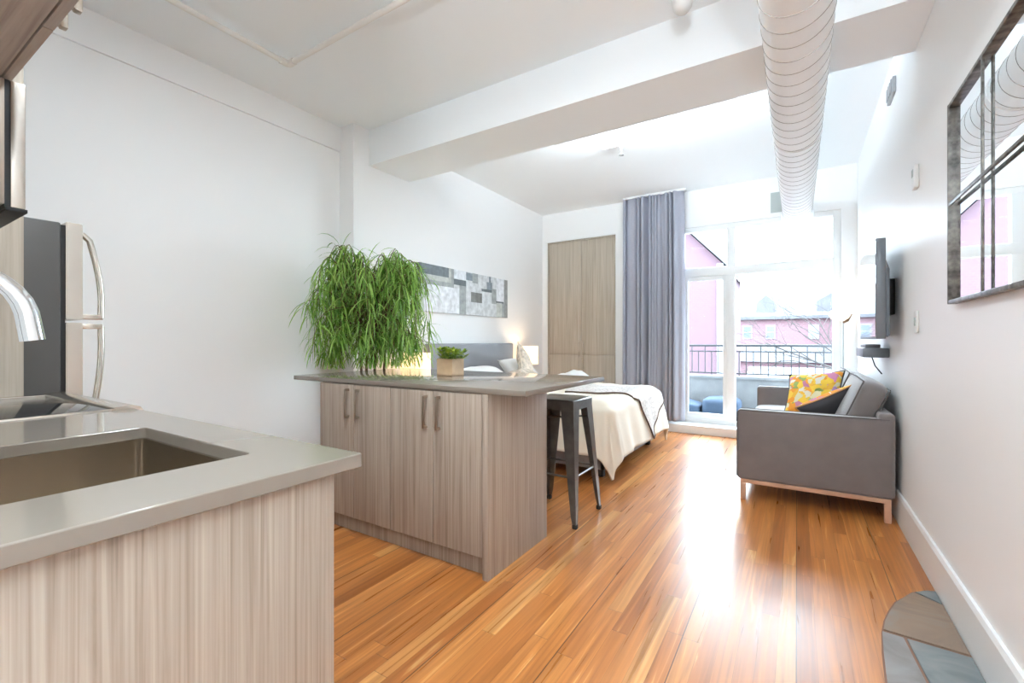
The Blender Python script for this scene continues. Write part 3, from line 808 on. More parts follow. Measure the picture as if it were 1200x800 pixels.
def drape(s, t, lift, seed=0.0, flare=0.20):
    """cloth point (s along x, t along y) laid over the mattress and hanging past its foot and sides"""
    def over(v, lo, hi):
        if v > hi: return v - hi, 1
        if v < lo: return lo - v, -1
        return 0.0, 0
    ox, sx = over(s, -9, BX1 - CR * 0.4)
    oy, sy = over(t, BY0 + CR * 0.4, BY1 - CR * 0.4)
    bx = s - ox * sx; by = t - oy * sy
    r = math.hypot(ox, oy)
    if r < 1e-6:
        px, py, pz = bx, by, ZB
    else:
        q = CR * PI / 2
        if r < q:
            a = r / CR; out = CR * math.sin(a); dn = CR * (1 - math.cos(a))
        else:
            out = CR + flare * (r - q); dn = CR + (r - q) * 0.99
        px = bx + sx * out * ox / r; py = by + sy * out * oy / r; pz = ZB - dn
        # hanging folds
        f = min(1, max(0, (r - q * 0.5) / 0.25))
        ang = (bx * 1.0 + by * 1.0) * 9 + math.atan2(oy, ox) * 5 + seed
        wv = 0.013 * math.sin(ang) + 0.008 * math.sin(ang * 2.3 + 1.7)
        px += sx * wv * f * ox / r; py += sy * wv * f * oy / r
    nz_ = noise.noise(Vector((s * 3.1 + seed, t * 3.1, 0.3))) * 0.022 + noise.noise(Vector((s * 8 + seed, t * 8, 1.3))) * 0.008
    pz += lift + (nz_ + 0.012) * (1 if r < 0.2 else 0.35)
    if r > CR: 
        k = lift
        px += sx * k * ox / r; py += sy * k * oy / r
    return Vector((px, py, max(pz, 0.012 + lift)))
def cloth(s0, s1, t0, t1, ns, nt, fn):
    mb = MB(); bm = mb.bm
    g = [[bm.verts.new(fn(s0 + (s1 - s0) * i / ns, t0 + (t1 - t0) * j / nt)) for j in range(nt + 1)] for i in range(ns + 1)]
    for i in range(ns):
        for j in range(nt):
            bm.faces.new((g[i][j], g[i + 1][j], g[i + 1][j + 1], g[i][j + 1]))
    return mb, g
mb, g = cloth(-2.75, BX1 + 0.45, BY0 - 0.43, BY1 + 0.40, 90, 100, lambda s, t: drape(s, t, 0.02))
dv = mb.build('duvet', M['duvet'], smooth=180)
tag(dv, 'cream duvet draped over the bed and hanging past its foot', 'duvet')
md = dv.modifiers.new('thick', 'SOLIDIFY'); md.thickness = 0.014; md.offset = 1
# throw blanket lying askew over the foot of the bed
ca, sa = math.cos(math.radians(24)), math.sin(math.radians(24))
def thr(u, v):
    s = -1.50 + u * ca - v * sa; t = 4.55 + u * sa + v * ca
    return drape(s, t, 0.042)
mb, g = cloth(-0.60, 0.50, -0.36, 0.34, 60, 40, thr)
th = thing('throw_blanket', (-1.5, 4.6, 0.6), 'patterned grey beige throw with dark edge lying over the duvet at the bed foot', 'blanket')
edge = [v[0].co.copy() for v in g]
edge += [v.co.copy() for v in g[-1][1:]]
o = mb.build('fabric', M['throw'], th, smooth=180)
md = o.modifiers.new('thick', 'SOLIDIFY'); md.thickness = 0.008; md.offset = 1
pm = MB(); pm.tube([e + Vector((0, 0, 0.004)) for e in edge], 0.007, 6)
tag(pm.build('border', M['throw_edge'], th, smooth=60), 'dark brown edge')
place_pillow('bed_pillow', 'white pillow lying flat at the headboard nearest the potted planter', 'pillow', 0.66, 0.46, 0.20, [M['sheet']], (-2.86, 4.02, 0.735), (0.1, 1, 0.02), (-0.9, 0, 0.42), None, 'bed pillows', 0.015, 1)
place_pillow('bed_pillow', 'white pillow at the headboard behind the cream print cushion', 'pillow', 0.66, 0.46, 0.20, [M['sheet']], (-2.90, 4.82, 0.76), (-0.1, 1, 0), (-0.72, 0, 0.7), None, 'bed pillows', 0.015, 2)
place_pillow('bed_cushion', 'cream printed cushion standing on one corner by the headboard', 'cushion', 0.42, 0.42, 0.15, [M['patt']], (-2.70, 4.58, 0.85), (-0.12, 0.78, -0.62), (-0.45, 0.5, 0.75), M['duvet'], None, 0.01, 3)
place_pillow('bed_cushion', 'crumpled beige printed cushion lying in front of the standing one', 'cushion', 0.44, 0.40, 0.14, [M['patt']], (-2.50, 4.28, 0.72), (0.2, 1, 0.1), (-0.85, 0.2, 0.45), None, None, 0.03, 9)
place_pillow('bed_cushion', 'small tan cushion lying beside the flat white pillow', 'cushion', 0.40, 0.28, 0.12, [M['tan']], (-2.55, 3.80, 0.70), (0.1, 1, 0), (-0.9, 0, 0.35), None, None, 0.01, 5)
place_pillow('bed_pillow', 'white pillow with raised corner on the far side, before the wardrobe', 'pillow', 0.40, 0.34, 0.15, [M['sheet']], (-2.24, 4.90, 0.70), (0.7, 0.7, 0.16), (-0.6, 0.6, 0.2), None, 'bed pillows', 0.02, 6)

# bedside tables and lamps
for (yy, lab, lab2, x) in ((3.16, 'glowing warm bedside lamp seen behind the weeping plant', 'white bedside table on the near side of the bed', -3.08), (5.34, 'glowing warm bedside lamp beside the headboard near the wardrobe', 'white bedside table between the bed and the wardrobe', -3.10)):
    nt = thing('nightstand', (x, yy, 0), lab2, 'nightstand', 'bedside tables')
    hw = 0.20 if yy < 4 else 0.16
    MB().box(x - 0.19, x + 0.19, yy - hw, yy + hw, 0.12, 0.55, 0.005).build('body', M['trim'], nt)
    dr = MB().box(x + 0.19, x + 0.205, yy - hw + 0.015, yy + hw - 0.015, 0.16, 0.52, 0.003).build('drawer', M['trim'], nt)
    MB().box(x + 0.205, x + 0.22, yy - 0.05, yy + 0.05, 0.36, 0.375, 0.002).build('handle', M['nickel'], dr)
    for a in (-0.17, 0.14):
        for b in (-hw + 0.02, hw - 0.05):
            MB().box(x + a, x + a + 0.03, yy + b, yy + b + 0.03, 0.0, 0.125).build('leg', M['trim'], nt, smooth=0)
    lp = thing('bedside_lamp', (x, yy, 0.55), lab, 'lamp', 'bedside lamps')
    zt = 1.03 if yy < 4 else 1.075
    rs = 0.145 if yy < 4 else 0.135
    MB().lathe((x, yy, 0.55), [(0.0, 0), (0.08, 0.0), (0.08, 0.012), (0.03, 0.02), (0.045, 0.08), (0.05, 0.12), (0.015, 0.2), (0.012, zt - 0.55 - 0.1), (0.0, zt - 0.55 - 0.1)], 24).build('base', M['potwhite'], lp)
    o = MB().lathe((x, yy, zt - 0.24), [(rs, 0), (rs * 0.97, 0.24)], 32).build('shade', M['shade'], lp, smooth=180)
    o.modifiers.new('thick', 'SOLIDIFY').thickness = 0.003
    ld = bpy.data.lights.new('bedside_bulb', 'POINT'); ld.energy = 2.5; ld.color = (1.0, 0.76, 0.52); ld.shadow_soft_size = 0.04
    lo = bpy.data.objects.new('bedside_bulb', ld); COL.objects.link(lo); lo.location = (0, 0, zt - 0.10 - 0.55); lo.parent = lp

# ------------------------------------------------------------------ wall art
RC = [(3.42, 5.094, 1.455, 1.957, 0), (3.42, 3.887, 1.85, 1.957, 1), (3.42, 3.887, 1.795, 1.85, 2), (3.42, 3.975, 1.745, 1.795, 3), (3.887, 3.925, 1.795, 1.957, 2), (3.925, 3.975, 1.795, 1.957, 3),
      (3.42, 4.074, 1.455, 1.745, 4), (4.074, 4.198, 1.455, 1.79, 3), (3.975, 4.198, 1.855, 1.957, 4), (3.975, 4.198, 1.785, 1.85, 5), (4.198, 4.319, 1.862, 1.95, 6), (4.319, 4.43, 1.84, 1.957, 3), (4.198, 5.004, 1.455, 1.835, 0),
      (4.292, 4.516, 1.61, 1.73, 7), (4.614, 4.736, 1.757, 1.885, 6), (4.506, 4.736, 1.757, 1.79, 5), (4.664, 4.705, 1.885, 1.957, 1), (4.725, 4.83, 1.62, 1.81, 3), (4.83, 5.004, 1.66, 1.957, 4), (4.819, 5.004, 1.64, 1.66, 5), (4.83, 4.96, 1.455, 1.635, 2), (4.96, 5.01, 1.455, 1.64, 3), (5.01, 5.094, 1.455, 1.957, 8)]
pc = [(0.62, 0.64, 0.65), (0.17, 0.20, 0.22), (0.50, 0.52, 0.49), (0.34, 0.36, 0.36), (0.76, 0.78, 0.81), (0.13, 0.15, 0.16), (0.24, 0.28, 0.31), (0.20, 0.20, 0.19), (0.28, 0.29, 0.285)]
pm_ = [simple('art_paint_tone', c, 0.75, var=0.22, vscale=16, bump=0.3, bscale=60) for c in pc]
art = thing('wall_art', (-3.28, 4.257, 1.455), 'wide abstract canvas of grey and white blocks hanging above the bed', 'painting')
MB().box(XB, -3.283, 3.42, 5.094, 1.455, 1.957, 0.002).build('canvas', pm_[3], art)
ys = sorted({round(r[0], 4) for r in RC} | {round(r[1], 4) for r in RC}); zs = sorted({round(r[2], 4) for r in RC} | {round(r[3], 4) for r in RC})
mb = MB(); V = {}
for i, y in enumerate(ys):
    for j, z in enumerate(zs):
        V[i, j] = mb.bm.verts.new((-3.2815, y, z))
for i in range(len(ys) - 1):
    for j in range(len(zs) - 1):
        cy, cz = (ys[i] + ys[i + 1]) / 2, (zs[j] + zs[j + 1]) / 2
        mi = 0
        for r in RC:
            if r[0] <= cy <= r[1] and r[2] <= cz <= r[3]: mi = r[4]
        f = mb.bm.faces.new((V[i, j], V[i + 1, j], V[i + 1, j + 1], V[i, j + 1])); f.material_index = mi
mb.build('painted_face', pm_, art, smooth=0)

# ------------------------------------------------------------------ mirror on right wall
mi_ = thing('wall_mirror', (0.54, 2.12, 1.295), 'square window-pane mirror with weathered metal frame hanging on right wall', 'mirror')
my0, my1, mz0, mz1 = 1.725, 2.52, 1.292, 2.105
MB().box(0.539, XR, my0 + 0.005, my1 - 0.005, mz0 + 0.005, mz1 - 0.005).build('mirror_glass', M['mirror'], mi_, smooth=0)
mb = MB()
xf0, xf1 = 0.520, 0.5395
fw = 0.016
mb.box(xf0, XR - 0.002, my0, my0 + fw, mz0, mz1, 0.003).box(xf0, XR - 0.002, my1 - fw, my1, mz0, mz1, 0.003)
mb.box(xf0 + 0.001, XR - 0.003, my0 + fw - 0.001, my1 - fw + 0.001, mz0, mz0 + fw, 0.003).box(xf0 + 0.001, XR - 0.003, my0 + fw - 0.001, my1 - fw + 0.001, mz1 - fw, mz1, 0.003)
mb.build('frame', M['oldmetal'], mi_)
MB().box(xf0 + 0.003, xf0 + 0.010, 2.118, 2.132, mz0 + 0.012, mz1 - 0.012, 0.002).build('glazing_bar', M['oldmetal'], mi_)
MB().box(xf0 + 0.002, xf0 + 0.009, my0 + 0.012, my1 - 0.012, 1.690, 1.704, 0.002).build('glazing_bar', M['oldmetal'], mi_)

# ------------------------------------------------------------------ TV, device shelf, wall bits
tv = thing('television', (0.48, 4.05, 1.16), 'slim flat television mounted on the right wall above the sofa', 'television')
MB().box(0.420, 0.470, 3.63, 4.48, 1.157, 1.79, 0.005).build('panel', M['tvblack'], tv)
MB().box(0.4185, 0.4205, 3.642, 4.468, 1.172, 1.778).build('screen', M['screen'], tv, smooth=0)
MB().prism([(3.66, 1.17), (4.45, 1.17), (4.45, 1.60), (4.3, 1.68), (3.8, 1.68), (3.66, 1.60)], 'x', 0.469, 0.492, 0.006).build('back_bulge', M['tvblack'], tv)
MB().box(0.491, XR - 0.001, 3.9, 4.2, 1.32, 1.56, 0.004).build('wall_bracket', M['black'], tv)
sh = thing('media_shelf', (0.48, 4.3, 1.025), 'small dark grey wall shelf below the television', 'shelf')
MB().box(0.40, XR - 0.001, 4.10, 4.52, 1.025, 1.093, 0.008).build('board', M['tvblack'], sh)
MB().tube([(0.47, 4.28, 1.03), (0.49, 4.28, 0.96), (0.53, 4.28, 0.90)], 0.004, 8).build('cable', M['black'], sh)
tag(MB().box(0.42, 0.505, 4.14, 4.46, 1.094, 1.120, 0.004).build('media_box', M['tvblack']), 'flat dark media box sitting on the small shelf below the television', 'media box')
al = thing('wall_alarm', (XR, 3.98, 2.775), 'small grey slatted alarm unit high on the right wall', 'alarm')
MB().box(XR - 0.02, XR, 3.86, 4.08, 2.785, 2.89, 0.004).build('backplate', M['ventgrey'], al)
mb = MB()
for k in range(4):
    mb.box(XR - 0.028, XR - 0.019, 3.875 + k * 0.05, 3.90 + k * 0.05, 2.795, 2.88, 0.002)
mb.build('grille', M['ventgrey'], al)
ts = thing('mounted_thermostat', (XR, 3.24, 1.96), 'slim white thermostat on the right wall between mirror and television', 'thermostat')
MB().box(XR - 0.022, XR, 3.20, 3.27, 1.965, 2.09, 0.006, 3).build('housing', M['trim'], ts)
MB().box(XR - 0.024, XR - 0.021, 3.215, 3.255, 2.03, 2.07, 0.001).build('display', M['plate'], ts)
sw = thing('light_switch', (XR, 3.24, 1.19), 'white light switch plate on the right wall below the thermostat', 'switch')
MB().box(XR - 0.009, XR, 3.205, 3.28, 1.19, 1.305, 0.003).build('plate', M['trim'], sw)
MB().box(XR - 0.014, XR - 0.008, 3.232, 3.253, 1.225, 1.27, 0.002).build('rocker', M['plate'], sw)

# ------------------------------------------------------------------ floor lamp by the window
fl = thing('floor_lamp', (0.415, 5.93, 0), 'slim floor lamp with glowing glass shade between sofa and window', 'lamp')
MB().lathe((0.415, 5.93, 0.105), [(0.0, 0), (0.10, 0.0), (0.10, 0.012), (0.03, 0.02), (0.0, 0.02)], 28).build('base', M['ventgrey'], fl)
MB().tube([(0.415, 5.93, 0.12), (0.415, 5.93, 1.36)], 0.007, 10).build('pole', M['ventgrey'], fl)
o = MB().lathe((0.385, 5.93, 1.36), [(0.025, 0.0), (0.075, 0.02), (0.098, 0.06), (0.09, 0.10), (0.055, 0.125)], 28).build('shade', M['shade2'], fl, smooth=180)
o.modifiers.new('thick', 'SOLIDIFY').thickness = 0.004
ld = bpy.data.lights.new('floor_lamp_bulb', 'POINT'); ld.energy = 0.8; ld.color = (1.0, 0.93, 0.86); ld.shadow_soft_size = 0.06
lo = bpy.data.objects.new('floor_lamp_bulb', ld); COL.objects.link(lo); lo.location = (-0.03, 0, 1.56); lo.parent = fl
MB().tube([(0.415, 5.93, 1.34), (0.45, 5.92, 1.36), (0.472, 5.92, 1.43)], [0.010, 0.014, 0.022], 10).build('socket_arm', M['stem'], fl)

# ------------------------------------------------------------------ duct, pipes, sprinkler
dz, dr_ = 2.595, 0.142
du = thing('ventilation_duct', (0.0, 3, dz), 'long white spiral air duct running under the ceiling towards the window', 'duct')
def ycyl(mb, y0, y1, r0, r1, x, z, k=48, n=1):
    return mb.tube([(x, y0 + (y1 - y0) * i / n, z) for i in range(n + 1)], [r0 + (r1 - r0) * i / n for i in range(n + 1)], k)
o = ycyl(MB(), -2.4, 6.13, dr_, dr_, 0, dz, 56, 20).build('tube', M['duct'], du, smooth=40)
pts = []
pitch = 0.118
turns = int((6.05 + 0.6) / pitch)
for i in range(turns * 36):
    a = 2 * PI * i / 36
    pts.append((0 + (dr_ + 0.0003) * math.cos(a), -0.6 + pitch * i / 36, dz + (dr_ + 0.0003) * math.sin(-a)))
MB().tube(pts, 0.0022, 5).build('spiral_seam', M['ductseam'], du, smooth=60)
mb = MB(); ycyl(mb, 3.70, 3.74, dr_ + 0.006, dr_ + 0.006, 0, dz)
mb.build('joint_collar', M['duct'], du)
mb = MB(); ycyl(mb, 6.06, 6.13, dr_ + 0.004, dr_ + 0.02, 0, dz)
mb.build('end_collar', M['duct'], du)
gb = thing('vent_plate', (-0.19, 6.13, 2.65), 'small grey square plate on the wall beside the far duct end', 'vent plate')
MB().box(-0.262, -0.118, 6.118, YW, 2.65, 2.885, 0.003).build('plate', M['plate'], gb)
sp = thing('sprinkler_pipe', (-2.9, 1.77, 3.0), 'thin white pipe with an elbow running under the kitchen ceiling', 'pipe')
MB().tube([(-2.895, -0.04, 3.005), (-2.895, 1.75, 3.005)], 0.017, 14).tube([(-2.87, 1.775, 3.005), (-0.6, 1.775, 3.005)], 0.017, 14).build('pipe', M['pipe'], sp)
MB().tube([(-2.895, 1.715, 3.005), (-2.895, 1.765, 3.005), (-2.885, 1.775, 3.005), (-2.835, 1.775, 3.005)], 0.023, 14).build('elbow', M['pipe'], sp)
for (a, b) in ((-2.895, 0.9), (-1.6, 1.775), (-0.9, 1.775)):
    MB().box(a - 0.012, a + 0.012, b - 0.012, b + 0.012, 3.01, 3.07).build('hanger', M['pipe'], sp)
sh_ = thing('fire_sprinkler', (-1.45, 4.24, 2.97), 'small white fire sprinkler head under the bedroom ceiling', 'sprinkler')
MB().tube([(-1.62, 4.24, 3.035), (-1.45, 4.24, 3.035), (-1.435, 4.24, 3.02), (-1.43, 4.24, 2.985)], 0.014, 10).tube([(-1.60, 4.24, 3.03), (-1.60, 4.24, 3.07)], 0.014, 10).build('pipe_stub', M['pipe'], sh_)
MB().lathe((-1.43, 4.24, 2.93), [(0.0, 0.0), (0.024, 0.0), (0.024, 0.004), (0.008, 0.010), (0.012, 0.03), (0.016, 0.058), (0.0, 0.06)], 16).build('nozzle', M['chrome'], sh_)
bl = thing('pendant_spot', (-0.51, 2.49, 2.88), 'rounded white ceiling spotlight hanging beside the duct, cut by the frame top', 'ceiling spot')
MB().lathe((-0.51, 2.49, 2.865), [(0.0, 0), (0.03, 0.006), (0.048, 0.03), (0.052, 0.06), (0.048, 0.13), (0.03, 0.15), (0.0, 0.15)], 24).build('head', M['potwhite'], bl, smooth=60)
MB().tube([(-0.51, 2.49, 3.0), (-0.51, 2.49, 3.07)], 0.012, 10).build('stem', M['potwhite'], bl)

# ------------------------------------------------------------------ weeping plant
pl = thing('weeping_fig', (-2.945, 2.52, 0), 'tall weeping houseplant with long narrow green leaves behind the island', 'plant')
PX, PY = -2.945, 2.52
MB().lathe((PX, PY, 0.0), [(0.0, 0), (0.13, 0.0), (0.145, 0.02), (0.165, 0.30), (0.175, 0.33), (0.16, 0.33), (0.155, 0.29), (0.0, 0.285)], 32).build('pot', M['potwhite'], pl, smooth=40)
MB().lathe((PX, PY, 0.275), [(0.155, 0.0), (0.10, 0.02), (0.0, 0.025)], 24).build('soil', M['soil'], pl)
rt = random.Random(12)
VA = Vector((0.64, 0.76, 0)).normalized()      # across the spread of the crown
VB = Vector((-0.76, 0.64, 0))
twigs = MB()
leaves = MB()
def leaf(bm, p, d, L, w, sag, rnd):
    d = d.normalized()
    side = d.cross(Vector((0, 0, 1)))
    if side.length < 1e-3: side = Vector((1, 0, 0))
    side = (side.normalized() + Vector((rnd.uniform(-.6, .6), rnd.uniform(-.6, .6), rnd.uniform(-.3, .3)))).normalized()
    n = 5
    prev = None; q = p.copy()
    for i in range(n + 1):
        t = i / n
        ww = w * (math.sin(PI * min(1, 0.08 + t * 0.92)) ** 0.7) * (1 - 0.25 * t)
        if i == n: ww = w * 0.06
        cur = (bm.verts.new(q - side * ww), bm.verts.new(q + side * ww))
        if prev:
            bm.faces.new((prev[0], prev[1], cur[1], cur[0]))
        prev = cur
        d = (d + Vector((0, 0, -sag))).normalized()
        q = q + d * (L / n)
trunk_tops = []
for k, (a, b) in enumerate(((-0.10, 0.01), (0.02, -0.03), (0.12, 0.02), (-0.03, 0.04))):
    base = Vector((PX, PY, 0.28)) + VA * a * 0.25 + VB * b
    top = Vector((PX, PY, 1.25 + 0.06 * k)) + VA * a * 1.1 + VB * b
    mid = base.lerp(top, 0.5) + VA * rt.uniform(-0.03, 0.03)
    twigs.tube([base, mid, top], [0.014, 0.011, 0.008], 8)
    trunk_tops.append((mid, top))
def clampw(p):
    if p.x < -3.46: p.x = -3.46
    if p.y > 2.60 and p.x < -3.28: p.x = -3.28
    return p
nb = 140
for i in range(nb):
    mid, top = trunk_tops[i % 4]
    lobe = -1 if rt.random() < 0.52 else 1
    c0 = lobe * 0.17 + rt.gauss(0, 0.11)
    c0 = max(-0.37, min(0.37, c0))
    dl = abs(c0 - lobe * 0.17)
    h = 1.89 - 0.9 * dl * dl / 0.09 * 0.35 - abs(rt.gauss(0, 0.30)) + (0.02 if lobe < 0 else 0.0)
    h = max(1.12, h)
    d = rt.gauss(0, 0.11)
    tip = Vector((PX, PY, h)) + VA * c0 + VB * d
    st = mid.lerp(top, rt.uniform(0.3, 1.0))
    ctrl = st.lerp(tip, 0.45) + Vector((0, 0, 0.12 + 0.06 * rt.random()))
    out = VA * (c0 * 0.28 + rt.uniform(-0.06, .06)) + VB * (d * 0.5 + rt.uniform(-.03, .03))
    hang = rt.uniform(0.12, 0.78) * min(1.0, (h - 0.95) / 0.75)
    end = tip + out + Vector((0, 0, -hang))
    path = []
    for s in range(13):
        t = s / 12
        if t < 0.45:
            u = t / 0.45
            p = st * (1 - u) ** 2 + ctrl * 2 * u * (1 - u) + tip * u * u
        else:
            u = (t - 0.45) / 0.55
            c2 = tip + (tip - ctrl).normalized() * 0.07 + out * 0.55
            p = tip * (1 - u) ** 2 + c2 * 2 * u * (1 - u) + end * u * u
        path.append(clampw(p))
    twigs.tube(path, [0.0045 - 0.0035 * s / 12 for s in range(13)], 5)
    nl = int(10 + 22 * hang / 0.5)
    for m_ in range(nl):
        t = rt.uniform(0.36, 1.0) * 12
        k = min(11, int(t)); p = path[k].lerp(path[k + 1], t - k)
        dr2 = Vector((rt.gauss(0, 1), rt.gauss(0, 1), rt.gauss(-0.2, 0.6)))
        if dr2.length < 0.1: continue
        dr2.normalize()
        L = rt.uniform(0.13, 0.24)
        if p.x < -3.33: dr2.x = abs(dr2.x) * 0.3
        leaf(leaves.bm, p, dr2, L, rt.uniform(0.0042, 0.0070), rt.uniform(0.22, 0.62), rt)
for i in range(46):
    c0 = rt.uniform(-0.30, 0.32)
    st = Vector((PX, PY, rt.uniform(1.0, 1.3))) + VA * c0 * 0.5
    tip = Vector((PX, PY, rt.uniform(1.12, 1.32))) + VA * c0 - VB * rt.uniform(0.02, 0.16)
    end = tip + VA * c0 * 0.2 - VB * 0.03 - Vector((0, 0, rt.uniform(0.10, 0.22)))
    path = [clampw(st.lerp(tip, k / 4) + Vector((0, 0, 0.03 * math.sin(PI * k / 4)))) for k in range(4)] + [clampw(tip.lerp(end, k / 3)) for k in range(4)]
    twigs.tube(path, [0.003 - 0.002 * k / 7 for k in range(8)], 5)
    for m_ in range(14):
        t = rt.uniform(0.3, 1.0) * 7
        k = min(6, int(t)); p = path[k].lerp(path[k + 1], t - k)
        dr2 = Vector((rt.gauss(0, 1), rt.gauss(0, 1), rt.gauss(-0.2, 0.5))).normalized()
        leaf(leaves.bm, p, dr2, rt.uniform(0.12, 0.22), rt.uniform(0.0045, 0.007), rt.uniform(0.25, 0.6), rt)
for v in leaves.bm.verts:
    clampw(v.co)
    if v.co.z < 0.925: v.co.z = 0.925 + rt.uniform(0, 0.004)
twigs.build('stems', M['stem'], pl, smooth=60)
leaves.build('foliage', M['leafA'], pl, smooth=180)

# ------------------------------------------------------------------ small planter on the island
pp = thing('planter', (-1.912, 2.27, ZT), 'small green leafy plant in a square tan wooden box on the island', 'potted plant')
hw = 0.062
cx, cy = -1.915, 2.285
Rz = Matrix.Translation((cx, cy, 0)) @ Matrix.Rotation(math.radians(2), 4, 'Z')
mb = MB()
for (a, b, c, d) in ((-hw, hw, -hw, -hw + 0.008), (-hw, hw, hw - 0.008, hw), (-hw, -hw + 0.008, -hw + 0.008, hw - 0.008), (hw - 0.008, hw, -hw + 0.008, hw - 0.008)):
    mb.box(a, b, c, d, ZT, ZT + 0.112, 0, M=Rz)
mb.box(-hw, hw, -hw, hw, ZT, ZT + 0.008, 0, M=Rz)
mb.build('box', M['potwood'], pp, smooth=0)
MB().box(-hw + 0.009, hw - 0.009, -hw + 0.009, hw - 0.009, ZT + 0.06, ZT + 0.10, 0, M=Rz).build('soil', M['soil'], pp, smooth=0)
lv = MB(); r2 = random.Random(5)
def blade(bm, p, d, L, w, up):
    d = d.normalized(); side = d.cross(Vector((0, 0, 1))).normalized(); nrm = side.cross(d)
    n = 5; prev = None
    for i in range(n + 1):
        t = i / n
        ww = w * math.sin(PI * min(0.97, 0.12 + 0.85 * t)) ** 0.8
        c = p + d * L * t + nrm * (up * L * t * t)
        m2 = bm.verts.new(c - nrm * 0.15 * ww); a = bm.verts.new(c - side * ww); b = bm.verts.new(c + side * ww)
        if prev:
            bm.faces.new((prev[0], prev[1], m2, a)); bm.faces.new((prev[1], prev[2], b, m2))
        prev = (a, m2, b)
for i in range(34):
    ax, ay = r2.uniform(-0.05, 0.05), r2.uniform(-0.05, 0.05)
    hz = r2.uniform(0.015, 0.075)
    base = Vector((cx + ax, cy + ay, ZT + 0.095))
    tip = base + Vector((ax * 0.7, ay * 0.7, hz))
    lv.tube([base, tip], 0.0018, 5)
    for k in range(r2.randint(7, 10)):
        a = r2.uniform(0, 6.28); e = r2.uniform(-0.15, 0.9)
        blade(lv.bm, tip, Vector((math.cos(a), math.sin(a), e)), r2.uniform(0.028, 0.05), r2.uniform(0.008, 0.013), r2.uniform(-0.2, 0.1))
lv.build('foliage', M['leafB'], pp, smooth=180)

# ------------------------------------------------------------------ slate inlay in the floor by right wall
sl = thing('slate_hearth', (0.4, 2.0, 0), 'rounded slate stone inlay in the wood floor beside the right baseboard', 'stone inlay')
XW = XR - 0.019
edge_pts = [(XW, 2.765), (0.495, 2.752), (0.44, 2.70), (0.405, 2.635), (0.36, 2.56), (0.325, 2.46), (0.297, 2.36), (0.278, 2.26), (0.262, 2.12), (0.25, 1.96), (0.242, 1.80), (0.238, 1.60), (0.236, 1.30), (XW, 1.30)]
MB().prism(edge_pts, 'z', 0.0, 0.004).build('grout_bed', M['grout'], sl, smooth=0)
def stone(pts, mat):
    MB().prism(pts, 'z', 0.001, 0.009, 0.0015).build('stone', mat, sl, smooth=20)
stone([(XW - 0.002, 2.758), (0.50, 2.746), (0.452, 2.705), (XW - 0.002, 2.640)], M['slate_b'])
stone([(0.444, 2.697), (0.41, 2.635), (0.366, 2.556), (0.331, 2.455), (0.303, 2.36), (0.288, 2.285), (XW - 0.002, 2.262), (XW - 0.002, 2.628)], M['slate_a'])
stone([(0.282, 2.268), (0.268, 2.12), (0.256, 1.96), (0.249, 1.82), (0.375, 1.85), (0.345, 2.262)], M['slate_c'])
stone([(0.355, 2.262), (0.385, 1.85), (XW - 0.002, 1.78), (XW - 0.002, 2.248)], M['slate_b'])
stone([(0.248, 1.805), (0.244, 1.60), (0.242, 1.31), (XW - 0.002, 1.31), (XW - 0.002, 1.765), (0.38, 1.838)], M['slate_c'])

# ------------------------------------------------------------------ balcony and outside
BF = 0.06
structure(MB().box(-3.0, 2.2, 6.33, 7.45, BF - 0.2, BF), 'balcony_floor', M['stonefloor'])
structure(MB().box(-3.0, 2.2, 7.22, 7.45, BF, 0.60).box(-3.0, 2.2, 7.20, 7.47, 0.60, 0.635), 'balcony_parapet', M['concrete'])
rl = thing('balcony_railing', (-0.5, 7.3, 0.635), 'black iron balcony railing with vertical bars on the parapet', 'railing')
MB().box(-2.6, 1.6, 7.28, 7.33, 1.065, 1.095, 0.004).build('top_rail', M['iron'], rl)
MB().box(-2.6, 1.6, 7.295, 7.315, 0.985, 1.003).build('middle_rail', M['iron'], rl, smooth=0)
MB().box(-2.6, 1.6, 7.295, 7.315, 0.665, 0.683).build('bottom_rail', M['iron'], rl, smooth=0)
x = -2.55; k = 0
while x < 1.6:
    MB().box(x - 0.006, x + 0.006, 7.299, 7.311, 0.675 if k % 4 else 0.62, 1.07 if k % 2 else 0.99).build('baluster', M['iron'], rl, smooth=0)
    x += 0.092; k += 1
def pad(name, label, x0, x1, y0, y1, z0, z1, slope):
    mb = cushion_mesh(MB(), (x1 - x0) / 2, (y1 - y0) / 2, (z1 - z0) / 2, 0.2, 8)
    for v in mb.bm.verts:
        if v.co.z > 0: v.co.z *= 1 - slope * (v.co.x / ((x1 - x0) / 2) * 0.5 + 0.5)
        v.co += Vector(((x0 + x1) / 2, (y0 + y1) / 2, (z0 + z1) / 2))
    tag(mb.build(name, M['bluefab'], smooth=60), label, 'outdoor cushion', 'blue balcony cushions')
pad('outdoor_cushion', 'dark blue wedge cushion on the balcony floor, nearest the curtain', -1.75, -1.17, 6.72, 7.18, BF, 0.36, 0.75)
pad('outdoor_cushion', 'dark blue cushion on the balcony floor behind the window mullion', -1.13, -0.66, 6.78, 7.18, BF + 0.0, 0.34, 0.0)
structure(MB().box(-90, 90, 7.5, 120, -2.7, -2.5), 'outdoor_ground', M['snow'])

